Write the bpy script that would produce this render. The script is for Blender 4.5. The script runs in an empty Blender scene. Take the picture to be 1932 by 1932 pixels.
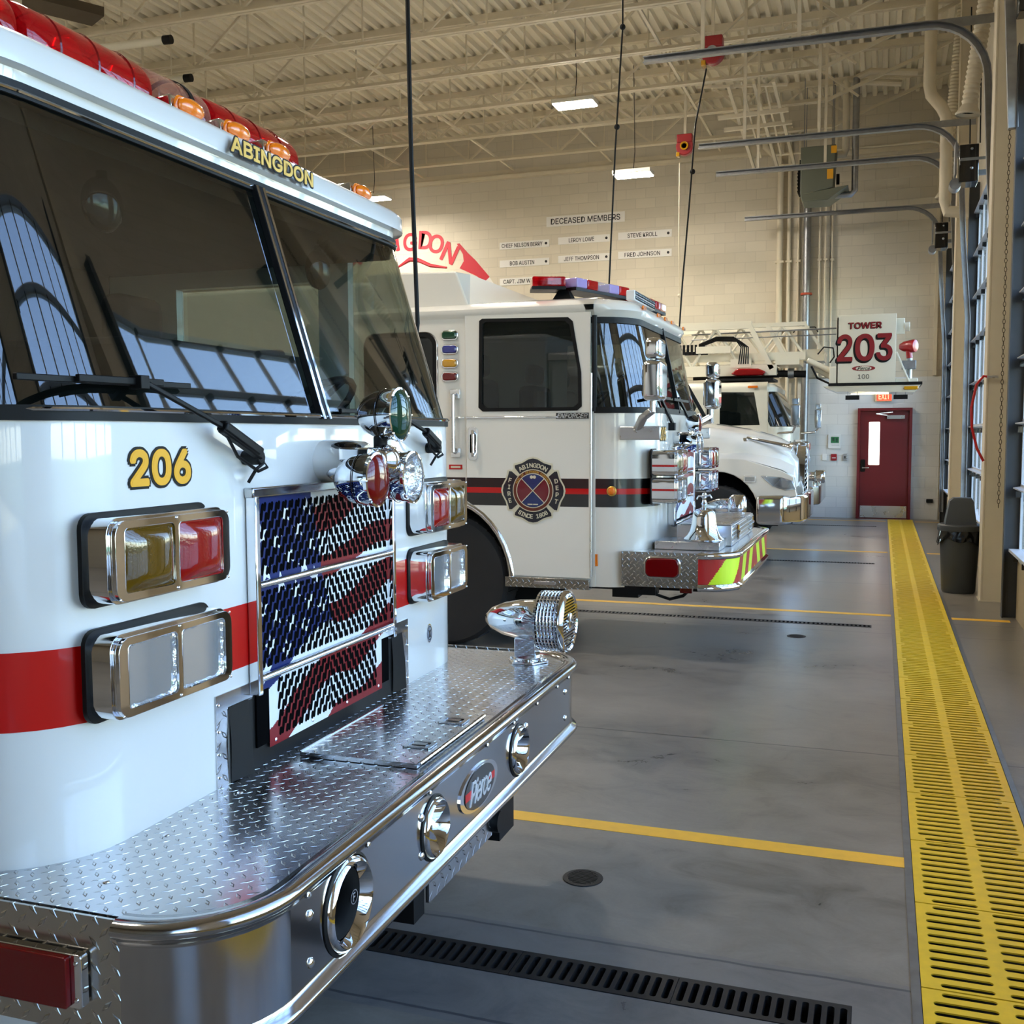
import bpy, bmesh, math, random
from mathutils import Vector, Matrix
PI = math.pi
sc = bpy.context.scene
COL = sc.collection
random.seed(7)

# ------------------------------------------------------------------ camera
cam_d = bpy.data.cameras.new('camera'); cam = bpy.data.objects.new('camera', cam_d); COL.objects.link(cam)
cam_d.sensor_width = 36; cam_d.lens = 36 * 1975 / 1932; cam_d.clip_start = 0.05; cam_d.clip_end = 200
_X = Vector((0.94334295, 0.33179779, -0.00378265)); _D = Vector((0.02079553, -0.07049393, -0.99729542)); _F = Vector((-0.33116707, 0.94071294, -0.07339986))
m = Matrix(((_X.x, -_D.x, -_F.x, 0), (_X.y, -_D.y, -_F.y, 0), (_X.z, -_D.z, -_F.z, 1.65), (0, 0, 0, 1)))
cam.matrix_world = m
sc.camera = cam
# ------------------------------------------------------------------ world, exposure
sc.view_settings.view_transform = 'Standard'; sc.view_settings.look = 'None'
sc.view_settings.exposure = 1.06; sc.view_settings.gamma = 1.0
sc.view_settings.use_curve_mapping = False
W = bpy.data.worlds.new('sky'); sc.world = W; W.use_nodes = True
nt = W.node_tree; nt.nodes.clear()
sky = nt.nodes.new('ShaderNodeTexSky'); sky.sky_type = 'NISHITA'; sky.sun_disc = False
sky.sun_elevation = math.radians(38); sky.sun_rotation = math.radians(-95); sky.altitude = 300; sky.air_density = 1.0; sky.dust_density = 0.6
bg = nt.nodes.new('ShaderNodeBackground'); bg.inputs[1].default_value = 1.22
wo = nt.nodes.new('ShaderNodeOutputWorld')
hz = nt.nodes.new('ShaderNodeMix'); hz.data_type = 'RGBA'; hz.inputs[0].default_value = 0.3; hz.inputs[7].default_value = (0.52, 0.55, 0.58, 1)
nt.links.new(sky.outputs[0], hz.inputs[6]); nt.links.new(hz.outputs[2], bg.inputs[0]); nt.links.new(bg.outputs[0], wo.inputs[0])
LAMP_POWER = 108.0      # emission strength of the ceiling panels
sc.cycles.max_bounces = 9; sc.cycles.diffuse_bounces = 4; sc.cycles.glossy_bounces = 5; sc.cycles.transparent_max_bounces = 14
sc.cycles.transmission_bounces = 6
sc.cycles.sample_clamp_indirect = 6.0
sc.cycles.caustics_reflective = False; sc.cycles.caustics_refractive = False

# ------------------------------------------------------------------ materials
def srgb(r, g, b):
    f = lambda c: c / 12.92 if c <= 0.04045 else ((c + 0.055) / 1.055) ** 2.4
    return (f(r / 255), f(g / 255), f(b / 255), 1)
class NT:
    def __init__(s, mat): s.t = mat.node_tree; s.n = s.t.nodes; s.l = s.t.links
    def add(s, kind, **kw):
        n = s.n.new(kind)
        for k, v in kw.items(): setattr(n, k, v)
        return n
    def put(s, sock, v):
        if hasattr(v, 'is_output') or isinstance(v, bpy.types.NodeSocket): s.l.new(v, sock)
        else: sock.default_value = v
    def m(s, op, a, b=None, c=None):
        n = s.n.new('ShaderNodeMath'); n.operation = op
        s.put(n.inputs[0], a)
        if b is not None: s.put(n.inputs[1], b)
        if c is not None: s.put(n.inputs[2], c)
        return n.outputs[0]
    def mix(s, f, a, b):
        n = s.n.new('ShaderNodeMix'); n.data_type = 'RGBA'
        s.put(n.inputs[0], f); s.put(n.inputs[6], a); s.put(n.inputs[7], b)
        return n.outputs[2]
    def ramp(s, f, stops):
        n = s.n.new('ShaderNodeValToRGB'); s.put(n.inputs[0], f)
        el = n.color_ramp.elements
        while len(el) > 1: el.remove(el[-1])
        el[0].position, el[0].color = stops[0]
        for p, c in stops[1:]:
            e = el.new(p); e.color = c
        return n.outputs[0]
    def coord(s, which='Object'): return s.add('ShaderNodeTexCoord').outputs[which]
    def noise(s, scale, detail=4, vec=None, rough=0.5, dim='3D'):
        n = s.add('ShaderNodeTexNoise'); n.inputs['Scale'].default_value = scale; n.inputs['Detail'].default_value = detail; n.inputs['Roughness'].default_value = rough
        s.l.new(vec if vec is not None else s.coord(), n.inputs['Vector'])
        return n.outputs[0]
    def map(s, scale=(1, 1, 1), rot=(0, 0, 0), loc=(0, 0, 0), vec=None):
        n = s.add('ShaderNodeMapping'); s.l.new(vec if vec is not None else s.coord(), n.inputs[0])
        n.inputs[1].default_value = loc; n.inputs[2].default_value = rot; n.inputs[3].default_value = scale
        return n.outputs[0]
    def bump(s, h, strength=0.3, dist=0.01):
        n = s.add('ShaderNodeBump'); n.inputs['Strength'].default_value = strength; n.inputs['Distance'].default_value = dist
        s.put(n.inputs['Height'], h); return n.outputs[0]
MATS = {}
FONT = None
try:
    FONT = bpy.data.fonts.load(bpy.utils.system_resource('DATAFILES') + '/fonts/Inter.woff2')
except Exception:
    FONT = None
def mk(name, col, rough=0.5, metal=0.0, coat=0.0, var=0.03, vs=6.0, bump=0.0, bs=80.0, emit=None, es=0.0, spec=0.5):
    if name in MATS: return MATS[name]
    mt = bpy.data.materials.new(name); mt.use_nodes = True; MATS[name] = mt
    g = NT(mt); p = g.n['Principled BSDF']
    if len(col) == 3: col = srgb(*col)
    n = g.noise(vs, 3)
    dark = tuple(max(0, c * (1 - var * 2)) for c in col[:3]) + (1,)
    lite = tuple(min(1, c * (1 + var)) for c in col[:3]) + (1,)
    g.put(p.inputs['Base Color'], g.mix(n, dark, lite))
    g.put(p.inputs['Roughness'], g.m('MULTIPLY_ADD', n, rough * 0.25, rough * 0.87))
    p.inputs['Metallic'].default_value = metal
    p.inputs['Coat Weight'].default_value = coat; p.inputs['Coat Roughness'].default_value = 0.03
    p.inputs['Specular IOR Level'].default_value = spec
    if bump: g.put(p.inputs['Normal'], g.bump(g.noise(bs, 3), bump, 0.004))
    if emit: p.inputs['Emission Color'].default_value = emit if len(emit) == 4 else srgb(*emit); p.inputs['Emission Strength'].default_value = es
    return mt
def glassy(name, tint, opacity=0.15, body=(0.02, 0.03, 0.03, 1), rough=0.02, ior=1.5):
    "thin glass: tinted clear sheet with a little body colour and a fresnel reflection"
    if name in MATS: return MATS[name]
    mt = bpy.data.materials.new(name); mt.use_nodes = True; MATS[name] = mt
    g = NT(mt); g.n.remove(g.n['Principled BSDF']); out = g.n['Material Output']
    tr = g.add('ShaderNodeBsdfTransparent'); tr.inputs[0].default_value = tint
    df = g.add('ShaderNodeBsdfDiffuse'); df.inputs[0].default_value = body
    gl = g.add('ShaderNodeBsdfGlossy'); gl.inputs[0].default_value = (1, 1, 1, 1); gl.inputs[1].default_value = rough
    lw = g.add('ShaderNodeLayerWeight'); lw.inputs[0].default_value = 0.5; f0 = ((ior - 1) / (ior + 1)) ** 2
    frv = g.m('MULTIPLY_ADD', g.m('POWER', lw.outputs['Facing'], 5.0), 1 - f0, f0)
    a = g.add('ShaderNodeMixShader'); b = g.add('ShaderNodeMixShader')
    g.put(a.inputs[0], g.m('MULTIPLY_ADD', g.noise(3, 2), 0.04, opacity)); g.l.new(tr.outputs[0], a.inputs[1]); g.l.new(df.outputs[0], a.inputs[2])
    g.l.new(frv, b.inputs[0]); g.l.new(a.outputs[0], b.inputs[1]); g.l.new(gl.outputs[0], b.inputs[2])
    g.l.new(b.outputs[0], out.inputs[0])
    return mt
def diamond(name, axes=(0, 1), s=0.034, col=(0.60, 0.60, 0.61, 1), rough=0.14, strength=0.9):
    "aluminium tread plate: raised lozenges, every other one turned a quarter"
    if name in MATS: return MATS[name]
    mt = bpy.data.materials.new(name); mt.use_nodes = True; MATS[name] = mt
    g = NT(mt); p = g.n['Principled BSDF']
    sep = g.add('ShaderNodeSeparateXYZ'); g.l.new(g.coord(), sep.inputs[0])
    u = g.m('DIVIDE', sep.outputs[axes[0]], s); v = g.m('DIVIDE', sep.outputs[axes[1]], s)
    ru = g.m('MULTIPLY', g.m('ADD', u, v), 0.7071); rv = g.m('MULTIPLY', g.m('SUBTRACT', v, u), 0.7071)
    fu = g.m('FLOOR', ru); fv = g.m('FLOOR', rv)
    lu = g.m('SUBTRACT', g.m('SUBTRACT', ru, fu), 0.5); lv = g.m('SUBTRACT', g.m('SUBTRACT', rv, fv), 0.5)
    par = g.m('MODULO', g.m('ABSOLUTE', g.m('ADD', fu, fv)), 2)
    d1 = g.m('ADD', g.m('DIVIDE', g.m('ABSOLUTE', lu), 0.52), g.m('DIVIDE', g.m('ABSOLUTE', lv), 0.16))
    d2 = g.m('ADD', g.m('DIVIDE', g.m('ABSOLUTE', lv), 0.52), g.m('DIVIDE', g.m('ABSOLUTE', lu), 0.16))
    d = g.m('ADD', g.m('MULTIPLY', d1, par), g.m('MULTIPLY', d2, g.m('SUBTRACT', 1.0, par)))
    h = g.m('MINIMUM', g.m('MULTIPLY', g.m('MAXIMUM', g.m('SUBTRACT', 1.0, d), 0.0), 2.2), 1.0)
    p.inputs['Base Color'].default_value = col; p.inputs['Metallic'].default_value = 1
    g.put(p.inputs['Roughness'], g.m('MULTIPLY_ADD', g.noise(9, 3), 0.14, rough))
    g.put(p.inputs['Normal'], g.bump(h, strength, 0.006))
    return mt

WHITE = mk('white_paint', (220, 220, 218), 0.32, coat=1.0, var=0.01)
CHROME = mk('chrome', (0.82, 0.83, 0.85, 1), 0.045, metal=1, var=0.02)
STEEL = mk('polished_steel', (0.50, 0.50, 0.51, 1), 0.13, metal=1, var=0.04, vs=3)
ALU = mk('brushed_aluminium', (0.66, 0.66, 0.67, 1), 0.28, metal=1, var=0.05)
GALV = mk('galvanised_steel', (0.36, 0.37, 0.38, 1), 0.42, metal=1, var=0.16, vs=14)
TREAD = diamond('tread_plate', (0, 1), s=0.030, strength=1.0); TREADV = diamond('tread_plate_side', (0, 2), s=0.034, col=(0.55, 0.54, 0.5, 1), strength=1.0); TREADF = diamond('tread_plate_front', (1, 2), s=0.04)
BLACK = mk('black_rubber', (10, 10, 11), 0.5, var=0.1, spec=0.25); GLOSSBLACK = mk('gloss_black', (8, 8, 9), 0.12, coat=0.6)
DARK = mk('dark_interior', (34, 35, 36), 0.8, var=0.12); HEADL = mk('cab_headliner', (34, 34, 30), 0.9)
TYRE = mk('tyre_rubber', (24, 24, 25), 0.75, var=0.1)
REDP = mk('red_stripe', (186, 2, 2), 0.35, coat=0.5, var=0.03, spec=0.3); BLACKS = mk('black_stripe', (14, 14, 15), 0.3, coat=0.8)
REDLENS = mk('red_lens', (138, 0, 8), 0.1, coat=1, bump=0.12, bs=160); AMBERLENS = mk('amber_lens', (235, 120, 10), 0.14, coat=1, bump=0.3, bs=160)
YELLENS = mk('smoked_amber_lens', (84, 60, 4), 0.08, coat=1, bump=0.12, bs=160); DKREDLENS = mk('dark_red_lens', (100, 2, 6), 0.1, coat=0.4, spec=0.4)
GREENLENS = mk('green_lens', (2, 52, 36), 0.05, coat=0.3, spec=0.4)
REFL = mk('lamp_reflector', (0.95, 0.96, 0.98, 1), 0.10, metal=1, bump=1.0, bs=34)
for _n in REFL.node_tree.nodes:
    if _n.type == 'BUMP': _n.inputs['Distance'].default_value = 0.02; BLUELENS = mk('blue_lens', (16, 26, 120), 0.1, coat=1)
GREENMARK = mk('green_marker_lens', (10, 62, 40), 0.12, coat=1); YELMARK = mk('yellow_marker_lens', (196, 140, 14), 0.12, coat=1)
FLAGRED = mk('flag_red', (122, 16, 24), 0.45, spec=0.25); FLAGBLUE = mk('flag_blue', (14, 34, 94), 0.45, spec=0.25); FLAGWHITE = mk('flag_white', (226, 230, 234), 0.4)
GOLD = mk('gold_leaf', (214, 168, 70), 0.35, metal=0.5, var=0.12, vs=60); YELNUM = mk('yellow_decal', (236, 170, 22), 0.4, coat=0.5)
BEIGE = mk('beige_steel_paint', (220, 209, 184), 0.55, var=0.04); CREAM = mk('cream_truck_paint', (226, 220, 200), 0.35, coat=0.7, var=0.01)
WINDSH = glassy('windshield_glass', (0.42, 0.47, 0.43, 1), 0.03, ior=1.9)
CLEARG = glassy('clear_glass', (0.93, 0.95, 0.95, 1), 0.02)
DARKG = glassy('dark_glass', (0.16, 0.18, 0.18, 1), 0.12)
PANE = glassy('door_pane_glass', (0.88, 0.92, 0.95, 1), 0.04, body=(0.6, 0.65, 0.72, 1), ior=1.12)
REDGL = glassy('red_dome_plastic', (0.78, 0.02, 0.03, 1), 0.35, body=(0.55, 0.005, 0.01, 1)); PINKGL = glassy('clear_dome_plastic', (0.9, 0.72, 0.66, 1), 0.15, body=(0.6, 0.3, 0.25, 1))
PINKGL2 = glassy('violet_dome_plastic', (0.6, 0.5, 0.9, 1), 0.6, body=(0.5, 0.42, 0.8, 1))

# ------------------------------------------------------------------ mesh builder
FX = Matrix(((0, 0, 1, 0), (1, 0, 0, 0), (0, 1, 0, 0), (0, 0, 0, 1)))      # u->+Y v->+Z n->+X
FY = Matrix(((1, 0, 0, 0), (0, 0, -1, 0), (0, 1, 0, 0), (0, 0, 0, 1)))     # u->+X v->+Z n->-Y
FZ = Matrix.Identity(4)
def T(x, y, z): return Matrix.Translation((x, y, z))
def RZ(a): return Matrix.Rotation(a, 4, 'Z')
def RX(a): return Matrix.Rotation(a, 4, 'X')
def RY(a): return Matrix.Rotation(a, 4, 'Y')
def aim(p0, p1):
    d = Vector(p1) - Vector(p0)
    q = d.to_track_quat('Z', 'Y')
    return Matrix.Translation(p0) @ q.to_matrix().to_4x4(), d.length
class MB:
    def __init__(s): s.v = []; s.f = []; s.mi = []; s.mats = []; s.M = Matrix.Identity(4); s.cur = 0
    def mat(s, m):
        if m not in s.mats: s.mats.append(m)
        s.cur = s.mats.index(m); return s
    def at(s, M): s.M = M; return s
    def raw(s, vs, fs, M=None):
        A = s.M @ M if M is not None else s.M
        b = len(s.v)
        s.v += [tuple(A @ Vector(p)) for p in vs]
        s.f += [tuple(b + i for i in f) for f in fs]; s.mi += [s.cur] * len(fs)
        return s
    def box(s, x0, x1, y0, y1, z0, z1, M=None):
        vs = [(x, y, z) for z in (z0, z1) for y in (y0, y1) for x in (x0, x1)]
        return s.raw(vs, [(0, 2, 3, 1), (4, 5, 7, 6), (0, 1, 5, 4), (2, 6, 7, 3), (0, 4, 6, 2), (1, 3, 7, 5)], M)
    def prism(s, poly, z0, z1, M=None):
        n = len(poly)
        if sum(poly[i][0] * poly[(i + 1) % n][1] - poly[(i + 1) % n][0] * poly[i][1] for i in range(n)) < 0: poly = poly[::-1]
        vs = [(x, y, z0) for x, y in poly] + [(x, y, z1) for x, y in poly]
        fs = [tuple(range(n - 1, -1, -1)), tuple(range(n, 2 * n))] + [(i, (i + 1) % n, n + (i + 1) % n, n + i) for i in range(n)]
        return s.raw(vs, fs, M)
    def flat(s, poly, z, M=None):
        n = len(poly)
        if sum(poly[i][0] * poly[(i + 1) % n][1] - poly[(i + 1) % n][0] * poly[i][1] for i in range(n)) < 0: poly = poly[::-1]
        return s.raw([(x, y, z) for x, y in poly], [tuple(range(n))], M)
    def lathe(s, prof, n=24, M=None, caps=True):
        vs = []; fs = []
        for r, z in prof:
            vs += [(max(r, 1e-5) * math.cos(2 * PI * i / n), max(r, 1e-5) * math.sin(2 * PI * i / n), z) for i in range(n)]
        for k in range(len(prof) - 1):
            for i in range(n):
                j = (i + 1) % n
                fs.append((k * n + i, k * n + j, (k + 1) * n + j, (k + 1) * n + i))
        if caps:
            fs.append(tuple(range(n - 1, -1, -1))); b = (len(prof) - 1) * n; fs.append(tuple(b + i for i in range(n)))
        return s.raw(vs, fs, M)
    def cyl(s, p0, p1, r, r2=None, n=16):
        M, L = aim(p0, p1)
        return s.lathe([(r, 0), (r if r2 is None else r2, L)], n, M)
    def bar(s, p0, p1, w, h, n=None):
        M, L = aim(p0, p1)
        return s.box(-w / 2, w / 2, -h / 2, h / 2, 0, L, M)
    def tube(s, path, r, n=10, closed=False, prof=None):
        path = [Vector(p) for p in path]; N = len(path); vs = []; fs = []; up = None
        for i, p in enumerate(path):
            a = path[(i - 1) % N] if (closed or i > 0) else p; b = path[(i + 1) % N] if (closed or i < N - 1) else p
            t = (b - a).normalized()
            if up is None:
                up = Vector((0, 0, 1)) if abs(t.z) < 0.9 else Vector((1, 0, 0))
            sd = t.cross(up)
            if sd.length < 1e-4: sd = t.cross(Vector((0, 1, 0)))
            sd.normalize(); up = sd.cross(t).normalized()
            rr = r[i] if isinstance(r, (list, tuple)) else r
            pts = prof if prof else [(math.cos(2 * PI * k / n), math.sin(2 * PI * k / n)) for k in range(n)]
            vs += [tuple(p + (sd * c + up * d) * (1 if prof else rr)) for c, d in pts]
        m_ = len(prof) if prof else n
        for i in range(N if closed else N - 1):
            j = (i + 1) % N
            for k in range(m_):
                l = (k + 1) % m_
                fs.append((i * m_ + k, i * m_ + l, j * m_ + l, j * m_ + k))
        if not closed:
            fs.append(tuple(range(m_ - 1, -1, -1))); fs.append(tuple((N - 1) * m_ + k for k in range(m_)))
        return s.raw(vs, fs)
    def sphere(s, c, r, n=20, k=12, sc3=(1, 1, 1), half=False):
        prof = []
        a0 = 0 if half else -PI / 2
        for i in range(k + 1):
            a = a0 + (PI / 2 - a0) * i / k
            prof.append((math.cos(a) * r, math.sin(a) * r))
        return s.lathe(prof, n, T(*c) @ Matrix.Diagonal((*sc3, 1)), caps=half)
    def holed(s, outer, holes, z0, z1, M=None):
        "plate with holes cut right through"
        bm = bmesh.new()
        for loop in [outer] + holes:
            vv = [bm.verts.new((x, y, 0)) for x, y in loop]
            for i in range(len(vv)): bm.edges.new((vv[i], vv[(i + 1) % len(vv)]))
        bmesh.ops.triangle_fill(bm, use_beauty=True, use_dissolve=False, edges=bm.edges[:], normal=(0, 0, 1))
        vs2 = [v.co.copy() for v in bm.verts]; fs2 = [[v.index for v in f.verts] for f in bm.faces] if not bm.verts.index_update() else 0
        out = []
        for f in fs2:
            a, b, c = [vs2[i] for i in f[:3]]
            out.append(f if (b - a).cross(c - a).z > 0 else f[::-1])
        n = len(vs2); bd = [[v.index for v in e.verts] for e in bm.edges if len(e.link_faces) == 1]
        bm.free()
        vs = [(p.x, p.y, z0) for p in vs2] + [(p.x, p.y, z1) for p in vs2]
        fs = [tuple(n + i for i in f) for f in out] + [tuple(reversed(f)) for f in out] + [(a, b, n + b, n + a) for a, b in bd]
        return s.raw(vs, fs, M)
    def text(s, body, M, w=None, h=None, ext=0.001, off=0.0, shear=0.0, size=1.0, align='CENTER', space=1.0):
        "lettering as real mesh, fitted into w x h, centred (or left) on M"
        c = bpy.data.curves.new('t', 'FONT'); c.body = body; c.size = size; c.font = FONT or c.font; c.shear = shear; c.resolution_u = 4; c.space_character = space
        o = bpy.data.objects.new('t', c); me = bpy.data.meshes.new_from_object(o)
        xs = [v.co.x for v in me.vertices]; ys = [v.co.y for v in me.vertices]
        x0, x1, y0, y1 = min(xs), max(xs), min(ys), max(ys)
        sx = w / (x1 - x0) if w else None; sy = h / (y1 - y0) if h else None
        if sx is None: sx = sy
        if sy is None: sy = sx
        cx = (x0 + x1) / 2 if align == 'CENTER' else x0
        b = len(me.vertices)
        pts = [((v.co.x - cx) * sx, (v.co.y - (y0 + y1) / 2) * sy) for v in me.vertices]
        fs = [tuple(p.vertices) for p in me.polygons]
        ed = {}
        for f in fs:
            for i in range(len(f)):
                e = (f[i], f[(i + 1) % len(f)]); ed[e] = 1
        vs = [(x, y, ext) for x, y in pts] + [(x, y, 0) for x, y in pts]
        side = [(a, b + a, b + q, q) for (a, q) in ed if (q, a) not in ed]
        kk = min(sx, sy) * off
        vs = [(x, y, z) for x, y, z in vs]; zi = 0.0; top_n = len(vs) // 2; ez = min(1e-4, ext * 0.08)
        for q in ([(0, 0)] if off <= 0 else [(kk * math.cos(a * PI / 5), kk * math.sin(a * PI / 5)) for a in range(10)] + [(0, 0)]):
            s.raw([(x + q[0], y + q[1], z + (zi if i < top_n else 0)) for i, (x, y, z) in enumerate(vs)], fs + side, M); zi += ez
        bpy.data.objects.remove(o); bpy.data.curves.remove(c); bpy.data.meshes.remove(me)
        return s
    def decal(s, body, w, h, off, edge, face, rim, M=None, ext=0.001, shear=0.0, gap=0.0012):
        "lettering with a darker outline behind it; edge in letter units"
        s.mat(rim).text(body, M or Matrix.Identity(4), w=w, h=h, off=off + edge, ext=ext, shear=shear)
        return s.mat(face).text(body, (M or Matrix.Identity(4)) @ T(0, 0, gap), w=w, h=h, off=off, ext=ext, shear=shear)
    def build(s, name, parent=None, mat=None, bevel=0, seg=2, smooth=35, loc=None, merge=False):
        used = sorted({i for f in s.f for i in f}); mp = {a: i for i, a in enumerate(used)}
        me = bpy.data.meshes.new(name); me.from_pydata([s.v[i] for i in used], [], [tuple(mp[i] for i in f) for f in s.f])
        ms = s.mats if s.mats else [mat or WHITE]
        if mat is not None and not s.mats: ms = [mat]
        for q in ms: me.materials.append(q)
        me.polygons.foreach_set('material_index', s.mi)
        if merge:
            bm = bmesh.new(); bm.from_mesh(me); bmesh.ops.remove_doubles(bm, verts=bm.verts, dist=1e-5); bmesh.ops.recalc_face_normals(bm, faces=bm.faces); bm.to_mesh(me); bm.free()
        me.update()
        if smooth:
            me.polygons.foreach_set('use_smooth', [True] * len(me.polygons))
            me.set_sharp_from_angle(angle=math.radians(smooth))
        o = bpy.data.objects.new(name, me); COL.objects.link(o)
        if parent is not None: o.parent = parent
        if loc is not None: o.location = loc
        if bevel:
            b = o.modifiers.new('bevel', 'BEVEL'); b.width = bevel; b.segments = seg; b.limit_method = 'ANGLE'; b.angle_limit = math.radians(40)
            b.harden_normals = False
        return o
def mb(mat=None, M=None):
    b = MB()
    if mat: b.mat(mat)
    if M is not None: b.M = M
    return b
def thing(name, label, cat, loc=(0, 0, 0), rz=0.0, group=None):
    o = bpy.data.objects.new(name, None); COL.objects.link(o); o.empty_display_size = 0.1
    o.location = loc; o.rotation_euler = (0, 0, rz); o['label'] = label; o['category'] = cat
    if group: o['group'] = group
    return o
def tag(o, label, cat, group=None):
    o['label'] = label; o['category'] = cat
    if group: o['group'] = group
    return o
def struct(o): o['kind'] = 'structure'; return o
def lab(o, s): o['label'] = s; return o
def dup(root, loc=None, rz=None, label=None):
    r = root.copy(); COL.objects.link(r)
    if loc is not None: r.location = loc
    if rz is not None: r.rotation_euler = (0, 0, rz)
    if label: r['label'] = label
    for ch in list(root.children):
        c = ch.copy(); COL.objects.link(c); c.parent = r
        for g_ in list(ch.children):
            d = g_.copy(); COL.objects.link(d); d.parent = c
    return r
def rrect(w, h, r, n=5, cx=0, cy=0):
    pts = []
    for sx, sy, a0 in ((1, 1, 0), (-1, 1, 90), (-1, -1, 180), (1, -1, 270)):
        for i in range(n + 1):
            a = math.radians(a0 + 90 * i / n)
            pts.append((cx + sx * (w / 2 - r) + r * math.cos(a), cy + sy * (h / 2 - r) + r * math.sin(a)))
    return pts
def circ(r, n=24, cx=0, cy=0, a0=0): return [(cx + r * math.cos(a0 + 2 * PI * i / n), cy + r * math.sin(a0 + 2 * PI * i / n)) for i in range(n)]
def interp(pl, x):
    if x <= pl[0][0]: return pl[0][1] + (pl[1][1] - pl[0][1]) / (pl[1][0] - pl[0][0]) * (x - pl[0][0])
    for (a, b), (c, d) in zip(pl, pl[1:]):
        if x <= c: return b + (d - b) * (x - a) / (c - a)
    (a, b), (c, d) = pl[-2:]; return d + (d - b) / (c - a) * (x - c)
# ------------------------------------------------------------------ setting
def concrete(name, base, joints=True):
    mt = bpy.data.materials.new(name); mt.use_nodes = True; g = NT(mt); p = g.n['Principled BSDF']
    big = g.noise(1, 5, g.map((0.35, 1.1, 1)), 0.6); mid = g.noise(1, 10, g.map((3.4, 4.6, 1)), 0.68); g.n[-1].inputs['Distortion'].default_value = 1.2; fine = g.noise(70, 3)
    c = g.ramp(g.m('MULTIPLY_ADD', mid, 0.55, g.m('MULTIPLY', big, 0.5)), [(0.38, srgb(*[v * 0.76 for v in base])), (0.5, srgb(*base)), (0.66, srgb(*[min(255, v * 1.14) for v in base]))])
    c = g.mix(g.m('MULTIPLY', fine, 0.22), c, srgb(*[v * 0.6 for v in base]))
    if joints:
        sep = g.add('ShaderNodeSeparateXYZ'); g.l.new(g.coord(), sep.inputs[0]); y = sep.outputs[1]
        wob = g.m('MULTIPLY', g.m('SUBTRACT', g.noise(6, 4), 0.5), 0.02); y = g.m('ADD', y, wob); hit = None
        for yy, w in ((5.62, 0.006), (3.21, 0.006), (2.66, 0.006), (12.1, 0.008), (17.6, 0.008), (0.4, 0.006), (9.72, 0.005), (9.1, 0.005)):
            k = g.m('LESS_THAN', g.m('ABSOLUTE', g.m('SUBTRACT', y, yy)), w)
            hit = k if hit is None else g.m('MAXIMUM', hit, k)
        c = g.mix(g.m('MULTIPLY', hit, 0.75), c, (0.012, 0.012, 0.012, 1))
        # grey apron poured round the near drain
        ap = g.m('LESS_THAN', g.m('ABSOLUTE', g.m('SUBTRACT', y, 2.93)), 0.31)
        c = g.mix(g.m('MULTIPLY', ap, 0.35), c, srgb(96, 100, 108))
    g.put(p.inputs['Base Color'], c)
    g.put(p.inputs['Roughness'], g.ramp(g.m('MULTIPLY_ADD', mid, 0.6, g.m('MULTIPLY', big, 0.4)), [(0.3, (0.25,) * 3 + (1,)), (0.7, (0.40,) * 3 + (1,))]))
    p.inputs['Specular IOR Level'].default_value = 0.6
    g.put(p.inputs['Normal'], g.bump(mid, 0.10, 0.006))
    return mt
def blockwall(name, base, axis='XZ', rough=0.75, mortar=0.82):
    mt = bpy.data.materials.new(name); mt.use_nodes = True; g = NT(mt); p = g.n['Principled BSDF']
    sep = g.add('ShaderNodeSeparateXYZ'); g.l.new(g.coord(), sep.inputs[0]); cb = g.add('ShaderNodeCombineXYZ')
    g.l.new(sep.outputs['XYZ'.index(axis[0])], cb.inputs[0]); g.l.new(sep.outputs[2], cb.inputs[1])
    b = g.add('ShaderNodeTexBrick'); g.l.new(cb.outputs[0], b.inputs['Vector'])
    b.inputs['Scale'].default_value = 1; b.inputs['Brick Width'].default_value = 0.406; b.inputs['Row Height'].default_value = 0.203; b.inputs['Mortar Size'].default_value = 0.006; b.inputs['Mortar Smooth'].default_value = 0.4
    lo = srgb(*[v * 0.965 for v in base]); hi = srgb(*base)
    b.inputs['Color1'].default_value = lo; b.inputs['Color2'].default_value = hi; b.inputs['Mortar'].default_value = srgb(*[v * mortar for v in base])
    g.put(p.inputs['Base Color'], g.mix(g.m('MULTIPLY', g.noise(1.2, 5), 0.18), b.outputs[0], srgb(*[v * 0.82 for v in base])))
    p.inputs['Roughness'].default_value = rough
    h = g.m('ADD', g.m('MULTIPLY', g.m('SUBTRACT', 1.0, b.outputs['Fac']), 1.0), g.m('MULTIPLY', g.noise(45, 4), 0.25))
    g.put(p.inputs['Normal'], g.bump(h, 0.35, 0.006))
    return mt
FLOORM = concrete('floor_concrete', (130, 124, 114))
CMU = blockwall('beige_block_wall', (216, 207, 187), mortar=0.92); CMUG = blockwall('pale_grey_block_wall', (224, 223, 218), mortar=0.93); CMUX = blockwall('beige_block_wall_side', (218, 209, 190), 'YZ', mortar=0.92); CMUD = blockwall('shade_toned_block_wall', (120, 110, 94), mortar=0.9)
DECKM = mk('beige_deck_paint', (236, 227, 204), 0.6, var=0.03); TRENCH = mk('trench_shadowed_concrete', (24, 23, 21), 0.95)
YB = 21.6; XW = 1.16
def rect(x0, x1, y0, y1): return [(x0, y0), (x1, y0), (x1, y1), (x0, y1)]
DR = [(2.91, 3.07), (9.34, 9.46), (13.95, 14.06), (19.6, 19.7)]
holes = [rect(0.145, 0.600, -1.0, 21.35)] + [rect(-9.5, -0.045, a, b) for a, b in DR]
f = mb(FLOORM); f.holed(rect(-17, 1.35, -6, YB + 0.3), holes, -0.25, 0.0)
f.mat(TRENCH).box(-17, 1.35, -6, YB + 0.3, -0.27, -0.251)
struct(f.build('floor', smooth=0))
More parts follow.
